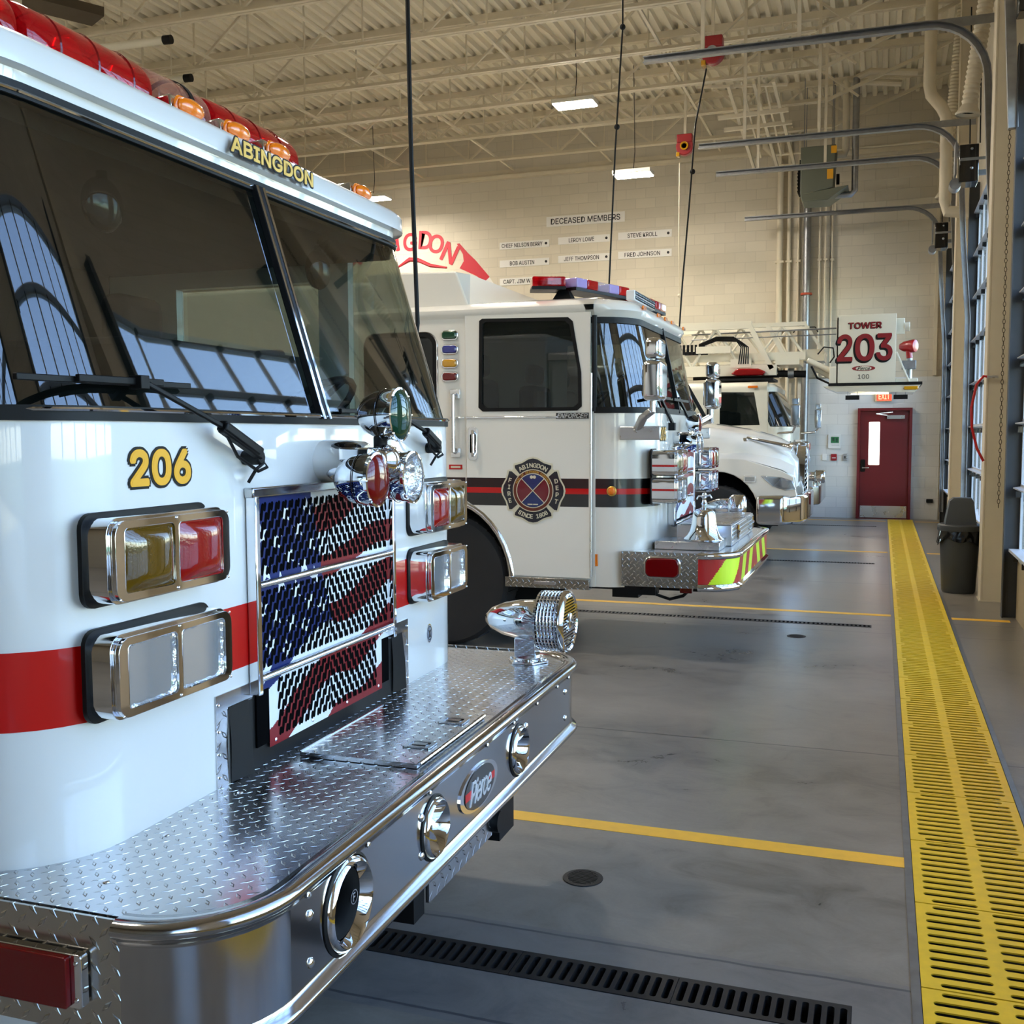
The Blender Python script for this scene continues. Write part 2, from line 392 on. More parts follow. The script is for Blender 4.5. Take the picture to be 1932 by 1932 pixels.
# end wall with its paler lower block
w = mb(CMU); w.box(-17, 1.5, YB, YB + 0.3, 0, 8.4); struct(w.build('wall_back', smooth=0))
w = mb(CMUG); w.box(-1.38, 1.05, YB - 0.06, YB - 0.001, 0.0, 2.73); struct(w.build('trim_1', smooth=0))
w = mb(BEIGE); w.box(-17, -1.9, YB - 0.10, YB - 0.001, 7.12, 7.2).box(-17, -1.9, YB - 0.02, YB - 0.001, 7.2, 7.32); struct(w.build('trim_2', smooth=0))
w = mb(BEIGE); w.box(-0.92, 1.02, YB - 0.10, YB - 0.001, 6.98, 7.06).box(0.90, 0.96, YB - 0.10, YB - 0.001, 2.75, 6.98); struct(w.build('trim_3', smooth=0))
w = mb(CMU); w.box(-1.80, -1.02, YB - 0.09, YB - 0.001, 2.75, 8.3); struct(w.build('trim_4', smooth=0))
w = mb(CMUD); w.box(-17, 1.5, -6.3, -6, 0, 8.4); struct(w.build('wall_front', smooth=0))  # unseen wall; shade put into its colour to dim the chrome reflections
w = mb(CMUX); w.box(-17.3, -17, -6, YB, 0, 8.4); struct(w.build('wall_left', smooth=0))
# corrugated roof deck, ribs run towards the end wall
c = mb(DECKM); prof = []; x = -17.0
while x < 1.4:
    prof += [(x, 8.06), (x + 0.065, 8.06), (x + 0.085, 8.135), (x + 0.17, 8.135)]; x += 0.19
vs = []; 
for yy in (-6, YB + 0.1): vs += [(a, yy, z) for a, z in prof]
n = len(prof); c.raw(vs, [(i, i + 1, n + i + 1, n + i) for i in range(n - 1)])
c.box(-17, 1.5, -6, YB + 0.1, 8.3, 8.4)
struct(c.build('ceiling', smooth=0))
# wall of garage doors
DOORS = [(-5.4, -1.2), (0.7, 4.6), (6.3, 10.2), (11.8, 15.5), (17.2, 20.8)]
w = mb(CMUX); prev = -6.0
for a, b in DOORS:
    w.box(XW + 0.03, XW + 0.12, prev, a, 0, 4.60); prev = b
w.box(XW + 0.03, XW + 0.12, prev, YB, 0, 4.60); w.box(XW + 0.03, XW + 0.12, -6, YB, 4.60, 8.3)
struct(w.build('wall_right', smooth=0))
RAIL = mk('door_rail_paint', (196, 198, 200), 0.4, var=0.03); WOODT = mk('beige_door_base', (176, 160, 128), 0.5)
for k, (a, b) in enumerate(DOORS):
    d = mb(RAIL); sec = 0.57; z = 0.60; nb = 6; top = 4.59
    d.box(XW, XW + 0.045, a, b, 0.52, 0.60).box(XW - 0.07, XW + 0.045, a, b, 0.60, 0.625)
    d.mat(WOODT).box(XW + 0.005, XW + 0.04, a, b, 0.0, 0.52).mat(RAIL)
    zs = []
    while z < top + 0.01: zs.append(z); z += sec
    for zz in zs[1:]:
        d.box(XW + 0.01, XW + 0.045, a, b, zz - 0.03, zz + 0.03)
        d.raw([(XW + .01, a, zz - .02), (XW - .05, a, zz - .01), (XW - .05, a, zz + .0), (XW + .01, a, zz + .01), (XW + .01, b, zz - .02), (XW - .05, b, zz - .01), (XW - .05, b, zz + .0), (XW + .01, b, zz + .01)], [(0, 1, 2, 3), (7, 6, 5, 4), (0, 4, 5, 1), (1, 5, 6, 2), (2, 6, 7, 3), (3, 7, 4, 0)])
    for i in range(nb + 1):
        yy = a + (b - a) * i / nb; w_ = 0.035
        d.box(XW + 0.012, XW + 0.030, max(a, yy - w_), min(b, yy + w_), 0.6, top)
    d.mat(GLOSSBLACK)
    for zz in zs:
        for i in range(nb + 1):
            yy = min(max(a + (b - a) * i / nb, a + 0.06), b - 0.06)
            d.box(XW - 0.035, XW + .01, yy - 0.02, yy + 0.02, zz - 0.085, zz - 0.03)
    dd = struct(d.build('door_%d' % (k + 1), smooth=0))
    g_ = mb(PANE).box(XW + 0.022, XW + 0.024, a, b, 0.58, top); struct(g_.build('glass', dd, smooth=0))
    tr = mb(mk('dark_track_steel', (58, 60, 62), 0.45, var=0.15))
    for yy, s_ in ((a - 0.06, 1), (b + 0.06, -1)):
        tr.box(XW - 0.10, XW + 0.02, yy - 0.015, yy + 0.015, 0, 5.0).box(XW - 0.11, XW - 0.10, yy - 0.05, yy + 0.05, 0, 5.0)
    struct(tr.build('jamb_angle', dd, smooth=0))
# the red exit door in the end wall
DRED = mk('red_door_paint', (108, 10, 16), 0.4, var=0.03)
d = mb(DRED); d.holed(rect(-0.435, 0.555, 0, 2.14), [rect(-0.385, 0.505, 0.0, 2.09) if False else rect(-0.385, 0.505, 0.005, 2.09)], -0.02, 0.12, T(0, YB - 0.06, 0) @ FY)
dd = struct(d.build('door_6', smooth=0))
d = mb(DRED); d.holed(rect(-0.383, 0.503, 0.01, 2.088), [rrect(0.20, 0.83, 0.012, 3, -0.125, 1.46)], -0.0, 0.045, T(0, YB - 0.065, 0) @ FY); struct(d.build('door_leaf', dd, smooth=0))
LITE = mk('bright_frosted_daylight', (250, 248, 240), 0.6, emit=(255, 250, 240), es=1.6)
bp = mb(LITE); bp.box(-0.225, -0.025, YB - 0.088, YB - 0.084, 1.045, 1.875); struct(bp.build('window_lite', dd, smooth=0))
bp = mb(ALU); bp.box(-0.365, 0.485, YB - 0.116, YB - 0.1105, 0.02, 0.25); struct(bp.build('kick_plate', dd, smooth=0))
bp = mb(ALU); bp.box(0.10, 0.42, YB - 0.165, YB - 0.111, 1.93, 2.0).bar((0.1, YB - 0.15, 2.0), (-0.1, YB - 0.2, 2.03), 0.02, 0.012).bar((-0.1, YB - 0.2, 2.03), (0.2, YB - 0.14, 2.06), 0.02, 0.012); struct(bp.build('door_closer', dd, smooth=0))
bp = mb(GLOSSBLACK); bp.prism(rrect(0.085, 0.24, 0.02, 3, -0.325, 1.03), 0, 0.02, T(0, YB - 0.11, 0) @ FY)
bp.mat(ALU).cyl((-0.325, YB - 0.13, 0.99), (-0.325, YB - 0.19, 0.99), 0.016).cyl((-0.335, YB - 0.19, 0.99), (-0.21, YB - 0.19, 0.99), 0.012); struct(bp.build('door_handle', dd))
# outside: apron, lawn
dm = mk('driveway_concrete', (160, 156, 148), 0.85, var=0.05, vs=0.6); lm = mk('lawn_grass', (92, 120, 58), 0.95, var=0.2, vs=3)
o = mb(dm); o.box(1.30, 14, -14, 34, -0.2, -0.03); struct(o.build('driveway', smooth=0))
o = mb(lm); o.box(14, 80, -60, 90, -0.25, -0.04); struct(o.build('lawn', smooth=0))

# ------------------------------------------------------------------ ceiling lights (they light the hall)
def ceiling_light(x, y, z, label):
    t = thing('ceiling_light', label, 'light', (x, y, z), 0, 'ceiling lights hung between the joists')
    b = mb(mk('lamp_housing', (225, 220, 205), 0.5)); b.box(-0.34, 0.34, -0.19, 0.19, 0.0, 0.07); b.build('housing', t, bevel=0.01)
    b = mb(mk('lamp_diffuser', (255, 240, 215), 0.5, emit=(255, 246, 233), es=LAMP_POWER)); b.box(-0.32, 0.32, -0.17, 0.17, -0.012, -0.001); b.build('diffuser', t, smooth=0)
    b = mb(BLACK); b.tube([(0, 0, 0.07), (0.03, 0, 0.4), (0, 0, 8.06 - z)], 0.006, 6); b.build('cord', t)
ceiling_light(-4.72, 16.5, 6.9, 'larger looking and nearer of the two rectangular ceiling lights in the middle')
ceiling_light(-4.20, 18.4, 6.19, 'rectangular ceiling light close above the name plates of the end wall')
ceiling_light(-10.07, 20.0, 6.56, 'ceiling light half hidden behind the roof of the nearest fire engine')
for x in (-4.7, -10.6):
    for y in ((11.4 if x > -5 else 10.0), 6.0, 1.0): ceiling_light(x, y, 6.9, 'rectangular ceiling light further back among the joists, out of the picture')

# ------------------------------------------------------------------ roof joists
def joist_first():
    t = thing('roof_joist', '', 'roof joist', (0, 20.34, 0), 0, 'open web steel roof joists')
    b = mb(BEIGE); b.box(-17, 1.15, -0.065, -0.008, 7.955, 8.06).box(-17, 1.15, 0.008, 0.065, 7.955, 8.06); b.build('top_chord', t, smooth=0)
    b = mb(BEIGE)
    for s_ in (-1, 1): b.box(-17, -0.97, min(s_ * 0.008, s_ * 0.065), max(s_ * 0.008, s_ * 0.065), 7.20, 7.208).box(-17, -0.97, min(s_ * 0.008, s_ * 0.016), max(s_ * 0.008, s_ * 0.016), 7.208, 7.265)
    b.build('bottom_chord', t, smooth=0)
    per = 1.9; x = -4.27 - per * 7; first = {}
    while x < -1.2:
        for nm, p0, p1 in (('diagonal_web', (x, 0, 7.23), (x + per / 2, 0, 7.99)), ('diagonal_web', (x + per / 2, 0, 7.99), (x + per, 0, 7.23)), ('vertical_web', (x, 0, 7.23), (x, 0, 7.99)), ('vertical_web', (x + per / 2, 0, 7.23), (x + per / 2, 0, 7.99))):
            if nm[0] == 'v': b = mb(BEIGE).bar(p0, p1, 0.018, 0.03)
            else: b = mb(BEIGE).bar(p0, p1, 0.035, 0.035)
            b.build(nm, t, smooth=0)
        x += per
    mb(BEIGE).bar((-0.97, 0, 7.22), (1.1, 0, 8.0), 0.05, 0.05).build('end_web', t, smooth=0)
    return t
j0 = joist_first(); j0['label'] = 'beige open web roof joist nearest the end wall, first in from it'
ordn = ['second', 'third', 'fourth', 'fifth', 'sixth', 'seventh', 'eighth', 'ninth', 'tenth', 'eleventh', 'twelfth', 'thirteenth', 'fourteenth', 'fifteenth']
for i in range(1, 13): dup(j0, (0, 20.34 - 1.62 * i, 0), 0, 'beige open web roof joist, %s one out from the end wall' % ordn[i - 1])
for i, x in enumerate((-9.6, -7.5, -5.38, -3.14)):
    b = mb(BEIGE).box(x - 0.02, x + 0.02, 1.0, 21.5, 7.265, 7.30); tag(b.build('joist_bridging', smooth=0), 'thin beige bridging bar across the joists, %s from the left' % ['first', 'second', 'third', 'fourth'][i], 'bridging bar', 'bridging bars across the joists')

# ------------------------------------------------------------------ columns between the garage doors
def column(y, label):
    t = thing('steel_column', label, 'column', (1.0, y, 0), 0, 'beige columns between the garage doors')
    b = mb(BEIGE); b.box(-0.05, -0.032, 0, 0.28, 0, 8.0).box(-0.032, 0.19, 0.004, 0.016, 0, 8.0).box(-0.032, 0.19, 0.264, 0.276, 0, 8.0); b.build('column_shaft', t, smooth=0, bevel=0.003)
    b = mb(BEIGE); b.box(-0.06, 0.19, -0.01, 0.29, 0, 0.012); b.build('base_plate', t, smooth=0)
    return t
column(11.15, 'wide beige steel column right behind the grey rubbish bin')
column(16.5, 'beige steel column between the two far garage doors')
column(5.5, 'beige steel column just outside the right edge of the picture')

# ------------------------------------------------------------------ floor: grates, drains, painted lines
YG = mk('yellow_grate_paint', (240, 200, 42), 0.45, var=0.12, vs=18)
def grate_mesh():
    hs = []
    nsl = 11; pit = 0.6 / 11.3
    for c in range(2):
        for r in range(nsl):
            y = 0.6 * (r + 0.5) / nsl; x0, x1 = (0.03, 0.205) if c == 0 else (0.245, 0.42)
            if r in (0, nsl - 1):
                if c == 0: x0 += 0.025
                else: x1 -= 0.025
            hs.append(rrect(x1 - x0, 0.024, 0.0119, 4, (x0 + x1) / 2, y))
    b = mb(YG); b.holed(rect(0.0, 0.45, 0.002, 0.598), hs, -0.005, 0.0)
    return b
g0 = grate_mesh().build('floor_grate', smooth=0); g0.location = (0.147, 20.73, 0.004)
ng = 36
for i in range(ng):
    o = g0 if i == 0 else g0.copy()
    if i: COL.objects.link(o); o.location = (0.147, 20.73 - 0.603 * i, 0.004 + 0.0)
    pos = ('touching the doorway end of the row' if i == 0 else 'yellow grate number %d from the red door end' % (i + 1))
    tag(o, 'yellow slotted floor grate, ' + ('at the red door end of the row' if i == 0 else '%s from the red door end' % (ordn[i - 1] if i <= len(ordn) else 'number %d counted' % (i + 1))), 'floor grate', 'yellow grates in one long row')
b = mb(GALV); b.box(0.118, 0.145, -0.9, 21.33, -0.02, 0.004); tag(b.build('trench_edge_frame', smooth=0), 'steel edge strip along the left side of the yellow grates', 'edge strip')
b = mb(GALV); b.box(0.600, 0.625, -0.9, 21.33, -0.02, 0.004); tag(b.build('trench_edge_frame', smooth=0), 'steel edge strip along the right side of the yellow grates', 'edge strip')
IRON = mk('cast_iron', (52, 52, 52), 0.5, metal=0.6, var=0.2, vs=40)
which = ['by the nearest bumper', 'by the bell bumper', 'before the bonneted truck', 'nearest the red door']
for k, (a, b_) in enumerate(DR):
    hs = []; L = 0.5; w_ = b_ - a
    for i in range(14): hs.append(rrect(0.02, w_ - 0.045, 0.009, 3, 0.02 + i * (L - 0.04) / 13 if False else 0.022 + i * 0.0351, w_ / 2))
    q = mb(IRON); q.holed(rect(0.001, L - 0.001, 0.002, w_ - 0.002), hs, -0.03, 0.0)
    first = q.build('drain_grate', smooth=0)
    for i in range(10):
        o = first if i == 0 else first.copy()
        if i: COL.objects.link(o)
        o.location = (-0.045 - L * (i + 1), a, 0.002)
        if i == 0: tag(o, 'black slotted drain grate ' + which[k] + ', next to the yellow grates', 'drain grate', 'drain grates ' + which[k])
        else: tag(o, 'black slotted drain grate ' + which[k] + ', %s from the yellow grates' % ordn[i - 1], 'drain grate', 'drain grates ' + which[k])
LINE = mk('yellow_floor_paint', (250, 192, 60), 0.5, var=0.08, vs=20)
nm = ['nearest', 'second', 'third', 'farthest']
for i, y in enumerate((4.2, 10.02, 15.4, 20.9)):
    w_ = 0.05
    b = mb(LINE).box(-9, 0.118, y - w_, y + w_, 0.0, 0.0015); tag(b.build('painted_floor_line', smooth=0), 'yellow painted floor line left of the yellow grates, %s bay divider' % nm[i], 'floor line')
    b = mb(LINE).box(0.625, 1.10, y - w_, y + w_, 0.0, 0.0015); tag(b.build('painted_floor_line', smooth=0), 'short yellow painted floor line right of the yellow grates, %s one' % nm[i], 'floor line')
for (x, y), s_ in (((-1.015, 3.665), 'beside the nearest yellow line'), ((-0.62, 8.75), 'near the second drain')):
    b = mb(IRON); b.lathe([(0.075, -0.01), (0.075, 0.003), (0.06, 0.004), (0.06, 0.0025)], 28)
    for i in range(-4, 5):
        hw_ = math.sqrt(max(0.0, 0.055 ** 2 - (i * 0.012) ** 2)); b.box(-hw_, hw_, i * 0.012 - 0.003, i * 0.012 + 0.003, 0.002, 0.0045)
    o = tag(b.build('floor_drain_cover', smooth=0), 'small round cast iron cover in the concrete ' + s_, 'drain cover'); o.location = (x, y, 0)
# ------------------------------------------------------------------ shared fire engine pieces
def outline(xf, hw, r, xb, xs, n=8, crown=0.0):
    "plan of a cab at one height: near side back -> round the front -> far side back"
    P = [(xb, -hw), (xs - 0.62, -hw), (xs, -hw)]
    for i in range(n + 1):
        a = -PI / 2 + PI / 2 * i / n; P.append((xf - r + r * math.cos(a), -hw + r + r * math.sin(a)))
    m_ = 10
    for i in range(1, m_): P.append((xf, -hw + r + (2 * hw - 2 * r) * i / m_))
    for i in range(n + 1):
        a = PI / 2 * i / n; P.append((xf - r + r * math.cos(a), hw - r + r * math.sin(a)))
    P += [(xs, hw), (xs - 0.62, hw), (xb, hw)]
    return [(x + crown * (1 - (y / hw) ** 2) * (1 if x > xf - r else 0), y) for x, y in P]
def loft(b, rings, lo=0, hi=None, skip=()):
    vs = []; n = len(rings[0][1])
    for z, P in rings: vs += [(x, y, z) for x, y in P]
    hi = n - 1 if hi is None else hi
    fs = [(k * n + i, k * n + i + 1, (k + 1) * n + i + 1, (k + 1) * n + i) for k in range(len(rings) - 1) for i in range(lo, hi) if i not in skip]
    b.raw(vs, fs); return b
def lamp_box(parent, M, w, h, d, lenses, housing=CHROME, name='lamp_housing'):
    "chrome bezel standing off the face, lens panes set in its front; M: u right, v up, n outwards"
    b = mb(BLACK, M); b.prism(rrect(w + 0.02, h + 0.02, 0.035), -0.004, 0.008)
    b.mat(housing).prism(rrect(w, h, 0.035), 0.004, d - 0.012)
    b.prism(rrect(w - 0.012, h - 0.012, 0.032), d - 0.012, d - 0.004)
    n = len(lenses); lw = (w - 0.055) / n
    hs = [rrect(lw - 0.016, h - 0.045, 0.012, 3, -w / 2 + 0.0275 + lw * (i + 0.5), 0) for i in range(n)]
    b.holed(rrect(w - 0.012, h - 0.012, 0.032), hs, d - 0.004, d + 0.006)
    for sx in (-1, 0, 1):
        for sy in (-1, 1): b.lathe([(0.004, 0), (0.004, 0.002), (0.001, 0.003)], 8, T(sx * (w / 2 - 0.016), sy * (h / 2 - 0.012), d + 0.006))
    hb = b.build(name, parent, bevel=0.004)
    for i, mt in enumerate(lenses):
        cx = -w / 2 + 0.0275 + lw * (i + 0.5)
        clear = mt is None
        q = mb(CLEARG if clear else mt, M)
        if clear:
            q.mat(REFL); W_, H_ = lw - 0.018, h - 0.047
            vs = []; fs = []; N_ = 8
            for a in range(N_ + 1):
                for c_ in range(N_ + 1):
                    u, v = a / N_ * 2 - 1, c_ / N_ * 2 - 1
                    vs.append((cx + u * W_ / 2, v * H_ / 2, d - 0.001 - 0.03 * max(0, 1 - u * u) ** .5 * max(0, 1 - v * v) ** 0.5 + 0.003 * ((a + c_) % 2)))
            fs = [(a * (N_ + 1) + c_, (a + 1) * (N_ + 1) + c_, (a + 1) * (N_ + 1) + c_ + 1, a * (N_ + 1) + c_ + 1) for a in range(N_) for c_ in range(N_)]
            q.raw(vs, fs); q.lathe([(0.012, 0), (0.012, 0.02), (0.004, 0.028)], 10, T(cx, 0, d - 0.034))
            q.mat(FLUTE).prism(rrect(W_, H_, 0.01, 3, cx), d - 0.0005, d + 0.003)
            q.build('clear_lens', hb, smooth=40)
        else:
            q.prism(rrect(lw - 0.018, h - 0.047, 0.011, 3, cx), d - 0.004, d + 0.003)
            W_, H_ = lw - 0.026, h - 0.055; vs = []; N_ = 10
            for a in range(N_ + 1):
                for c_ in range(N_ + 1):
                    u, v = a / N_ * 2 - 1, c_ / N_ * 2 - 1; vs.append((cx + u * W_ / 2, v * H_ / 2, d + 0.003 + 0.016 * (1 - u ** 6) * (1 - v ** 6) + 0.004 * (1 - u * u)))
            q.raw(vs, [(a * (N_ + 1) + c_, (a + 1) * (N_ + 1) + c_, (a + 1) * (N_ + 1) + c_ + 1, a * (N_ + 1) + c_ + 1) for a in range(N_) for c_ in range(N_)])
            q.build('coloured_lens', hb, smooth=60)
    return hb
FLUTE = glassy('fluted_lens_glass', (0.97, 0.98, 0.99, 1), 0.09, body=(0.8, 0.83, 0.86, 1), rough=0.04, ior=1.2)
def flag_grille(parent, M, W_, H0, H1, lower, rows, slots=True, k=1.0):
    "waving flag graphic on a slotted grille; k scales the drawing"
    f2 = [(a + 0.035, b) for a, b in ()]
R1t = [(-.144, 1.436), (-.129, 1.436), (-.08, 1.444), (-.024, 1.454), (.05, 1.473), (.116, 1.485), (.3, 1.52)]
R1b = [(-.117, 1.36), (-.068, 1.358), (-.017, 1.366), (.047, 1.382), (.12, 1.413), (.177, 1.434), (.218, 1.445), (.278, 1.455), (.353, 1.46)]
R2t = [(-.095, 1.288), (-.03, 1.285), (.034, 1.305), (.128, 1.322), (.215, 1.352), (.288, 1.363), (.36, 1.363)]
R2b = [(-.073, 1.217), (-.021, 1.22), (.042, 1.233), (.098, 1.248), (.166, 1.26), (.225, 1.277), (.298, 1.292), (.358, 1.29)]
R3t = [(-.04, 1.135), (.002, 1.134), (.067, 1.143), (.14, 1.165), (.21, 1.191), (.284, 1.221), (.356, 1.229)]
R3b = [(-.033, 1.081), (.011, 1.068), (.069, 1.064), (.141, 1.078), (.204, 1.094), (.281, 1.117), (.354, 1.144)]
R4t = [(-.395, .834), (-.33, .86), (-.267, .904), (-.206, .934), (-.144, .963), (-.074, .984), (-.014, .989), (.031, .976), (.078, .974), (.138, .986), (.214, 1.013), (.266, 1.028), (.361, 1.064)]
R4b = [(-.305, .781), (-.231, .816), (-.179, .843), (-.131, .88), (-.061, .902), (-.011, .913), (.064, .9), (.123, .893), (.185, .912), (.244, .942), (.344, .978)]
R5t = [(-.12, .74), (-.07, .78), (-.014, .813), (.067, .828), (.152, .822), (.215, .835), (.261, .857), (.308, .872), (.36, .89)]
CANB = [(-.395, .949), (-.34, .969), (-.273, 1.003), (-.223, 1.032), (-.172, 1.054), (-.114, 1.073), (-.055, 1.085), (-.023, 1.081)]   # lower edge
CANR = [(1.081, -.023), (1.135, -.04), (1.233, -.082), (1.288, -.095), (1.369, -.112), (1.435, -.129), (1.475, -.142), (1.6, -.16)]      # right edge, by height
STARS = [(-.291, 1.432), (-.168, 1.438), (-.419, 1.38), (-.221, 1.383), (-.341, 1.356), (-.269, 1.311), (-.143, 1.33), (-.398, 1.277), (-.192, 1.274), (-.32, 1.239), (-.236, 1.206), (-.127, 1.231), (-.158, 1.166), (-.423, 1.173), (-.086, 1.135), (-.349, 1.147), (-.264, 1.12), (-.191, 1.092), (-.381, 1.07), (-.295, 1.041), (-.406, .999), (-.43, .945)]
def flag_colour(u, z):
    if z > interp(CANB, u) and z > .93 and u < interp(CANR, z) and (u < -.023): return 1
    for lo, hi in ((R1b, R1t), (R2b, R2t), (R3b, R3t), (R4b, R4t)):
        if interp(lo, u) < z < interp(hi, u): return 2
    if z < interp(R5t, u): return 2
    return 0
def flag_mesh(b, u0, u1, z0, z1, nslots=True, step=0.006, dz=0.003, sl=(0.046, 0.0098, 0.0205, 0.052), off=0.0):
    "u along the truck's width relative to its centre, z height; plane u,v with n outwards"
    mats_ = [FLAGWHITE, FLAGBLUE, FLAGRED]; u = u0
    while u < u1 - 1e-6:
        ua, ub = u, min(u + step, u1); um = (ua + ub) / 2 - 0.035
        z = z0; run = flag_colour(um, z0 + dz / 2); zs = z0
        while z < z1 - 1e-6:
            zn = min(z + dz, z1); c = flag_colour(um, (z + zn) / 2)
            if c != run:
                b.mat(mats_[run]).raw([(ua, zs, 0), (ub, zs, 0), (ub, z, 0), (ua, z, 0)], [(0, 1, 2, 3)]); zs = z; run = c
            z = zn
        b.mat(mats_[run]).raw([(ua, zs, 0), (ub, zs, 0), (ub, z1, 0), (ua, z1, 0)], [(0, 1, 2, 3)])
        u += step
    b.mat(FLAGWHITE)
    for sx, sz in STARS:
        sx += 0.035
        if not (u0 + .02 < sx < u1 - .02 and z0 + .018 < sz < z1 - .018): continue
        pts = []
        for i in range(10):
            r = 0.034 if i % 2 == 0 else 0.0145; a = PI / 2 + i * PI / 5 + 0.15
            pts.append((sx + r * math.cos(a), min(max(sz + r * math.sin(a), z0), z1)))
        b.flat(pts, 0.0004)
def slots(b, u0, u1, z0, z1, pu=0.0180, pz=0.050, L=0.0480, w=0.0136, tilt=0.24, zoff=0.0008):
    b.mat(HOLE)
    nu = int((u1 - u0) / pu); nz = int((z1 - z0) / pz) + 2
    for i in range(nu):
        u = u0 + (i + 0.5) * (u1 - u0) / nu
        for j in range(-1, nz + 1):
            s_ = -1 if u > 0.0 else 1
            zc = z0 + j * pz + (i % 2) * pz / 2
            a, e = zc - L / 2, zc + L / 2
            a = max(a, z0); e = min(e, z1)
            if e - a < 0.012: continue
            pts = []
            for k in range(7):
                t_ = -PI / 2 + PI * k / 6 + PI / 2; pts.append((u + w / 2 * math.cos(t_) + s_ * tilt * (e - w / 2 - zc), e - w / 2 + w / 2 * math.sin(t_)))
            for k in range(7):
                t_ = PI + PI * k / 6; pts.append((u + w / 2 * math.cos(t_) + s_ * tilt * (a + w / 2 - zc), a + w / 2 + w / 2 * math.sin(t_)))
            if min(p[0] for p in pts) < u0 - .004 or max(p[0] for p in pts) > u1 + .004: continue
            b.flat(pts, zoff)
HOLE = mk('dark_slot', (3, 3, 4), 0.95, spec=0.05)  # near-black faces paint in the shade of slots and openings
# ------------------------------------------------------------------ nearest fire engine, 206
E6 = thing('fire_engine', 'nearest white fire engine with the number 206, flag grille and wide chrome bumper', 'fire engine', (-1.115, 2.84, 0), math.radians(1.0), 'fire engines parked side by side')
XF, HW, RC = -0.49, 1.20, 0.25
BK = -7.6
def ring6(xf, hw=HW, r=RC, crown=0.0): return outline(xf, hw, r, -2.3, XF - 0.52, crown=crown)
b = mb(WHITE)
loft(b, [(0.40, ring6(XF)), (1.22, ring6(XF)), (1.69, ring6(XF))])
n_ = len(ring6(XF))
# side walls above the belt behind the door glass, door posts
for s_ in (-1, 1):
    y0 = s_ * HW; y1 = s_ * (HW - 0.05)
    b.box(-2.3, XF - 1.35, min(y0, y1), max(y0, y1), 1.69, 2.42)
    b.box(XF - 0.64, XF - 0.50, min(y0, y1), max(y0, y1), 1.69, 2.42)
    b.box(XF - 1.35, XF - 0.64, min(y0, y1), max(y0, y1), 2.30, 2.42)
b.box(-2.3, -2.26, -HW, HW, 0.4, 2.5)
b.build('cab_shell', E6, merge=True)
b = mb(WHITE); loft(b, [(2.415, ring6(XF - 0.225)), (2.455, ring6(XF - 0.22)), (2.458, ring6(XF - 0.19, HW + 0.02)), (2.512, ring6(XF - 0.192, HW + 0.018)), (2.532, ring6(XF - 0.21, HW + 0.005)), (2.545, ring6(XF - 0.25, HW - 0.03)), (2.553, ring6(XF - 0.33, HW - 0.1)), (2.56, ring6(XF - 0.5, HW - 0.25))])
top = ring6(XF - 0.5, HW - 0.25); b.raw([(x, y, 2.56) for x, y in top], [tuple(range(len(top)))])
b.mat(HEADL).box(-2.25, XF - 0.30, -HW + .06, HW - .06, 2.37, 2.41)
b.build('cab_roof', E6, merge=True, smooth=50)
b = mb(WHITE); b.box(BK, -2.32, -1.2, 1.2, 0.55, 2.75); b.mat(REDP).box(BK, -2.32, -1.203, 1.203, 1.05, 1.2); b.build('rear_body', E6, bevel=0.03)
# the red stripe wraps the cab at 1.04-1.21
b = mb(REDP); loft(b, [(1.035, ring6(XF + 0.0015, HW + 0.0015)), (1.203, ring6(XF + 0.0015, HW + 0.0015))]); b.build('red_stripe', E6)
# windshield, two curved halves
def wpt(z): t_ = (z - 1.70) / 0.715; return XF - 0.005 - 0.22 * t_
for nm, lo, hi in (('windshield', 2, n_ // 2), ('windshield', n_ // 2, n_ - 3)):
    b = mb(WINDSH); loft(b, [(z, ring6(wpt(z), HW - 0.006)) for z in (1.70, 1.94, 2.18, 2.415)], lo, hi); b.build(nm, E6)
for z, dx in ((1.70, 0.0), (2.412, 0.0)):
    P = ring6(wpt(z), HW)[2:n_ - 2]; b = mb(BLACK)
    b.tube([(x, y, z) for x, y in P], 1, prof=[(-0.014, -0.016), (0.012, -0.016), (0.012, 0.016), (-0.014, 0.016)])
    b.mat(CHROME).tube([(x + 0.012 if abs(y) < HW - 0.1 else x, y * 1.008, z + (0.008 if z < 2 else -0.005)) for x, y in P], 0.0045, 6)
    b.build('windshield_seal', E6)
for s_ in (-1, 1):
    b = mb(BLACK); b.bar((XF - 0.515, s_ * HW, 1.70), (XF - 0.56, s_ * HW, 2.41), 0.03, 0.03); b.build('corner_post', E6)
    b = mb(WINDSH); b.raw([(XF - 1.35, s_ * (HW - .01), 1.70), (XF - 0.64, s_ * (HW - .01), 1.70), (XF - 0.64, s_ * (HW - .01), 2.30), (XF - 1.35, s_ * (HW - .01), 2.30)], [(0, 1, 2, 3)]); b.build('side_window', E6)
b = mb(BLACK); b.bar((wpt(1.70) + .008, 0, 1.70), (wpt(2.41) + .008, 0, 2.41), 0.05, 0.02)
b.mat(CHROME)
for s_ in (-0.018, 0.018): b.cyl((wpt(1.70) + .02, s_, 1.70), (wpt(2.41) + .02, s_, 2.41), 0.0045, n=6)
b.build('windshield_divider', E6)
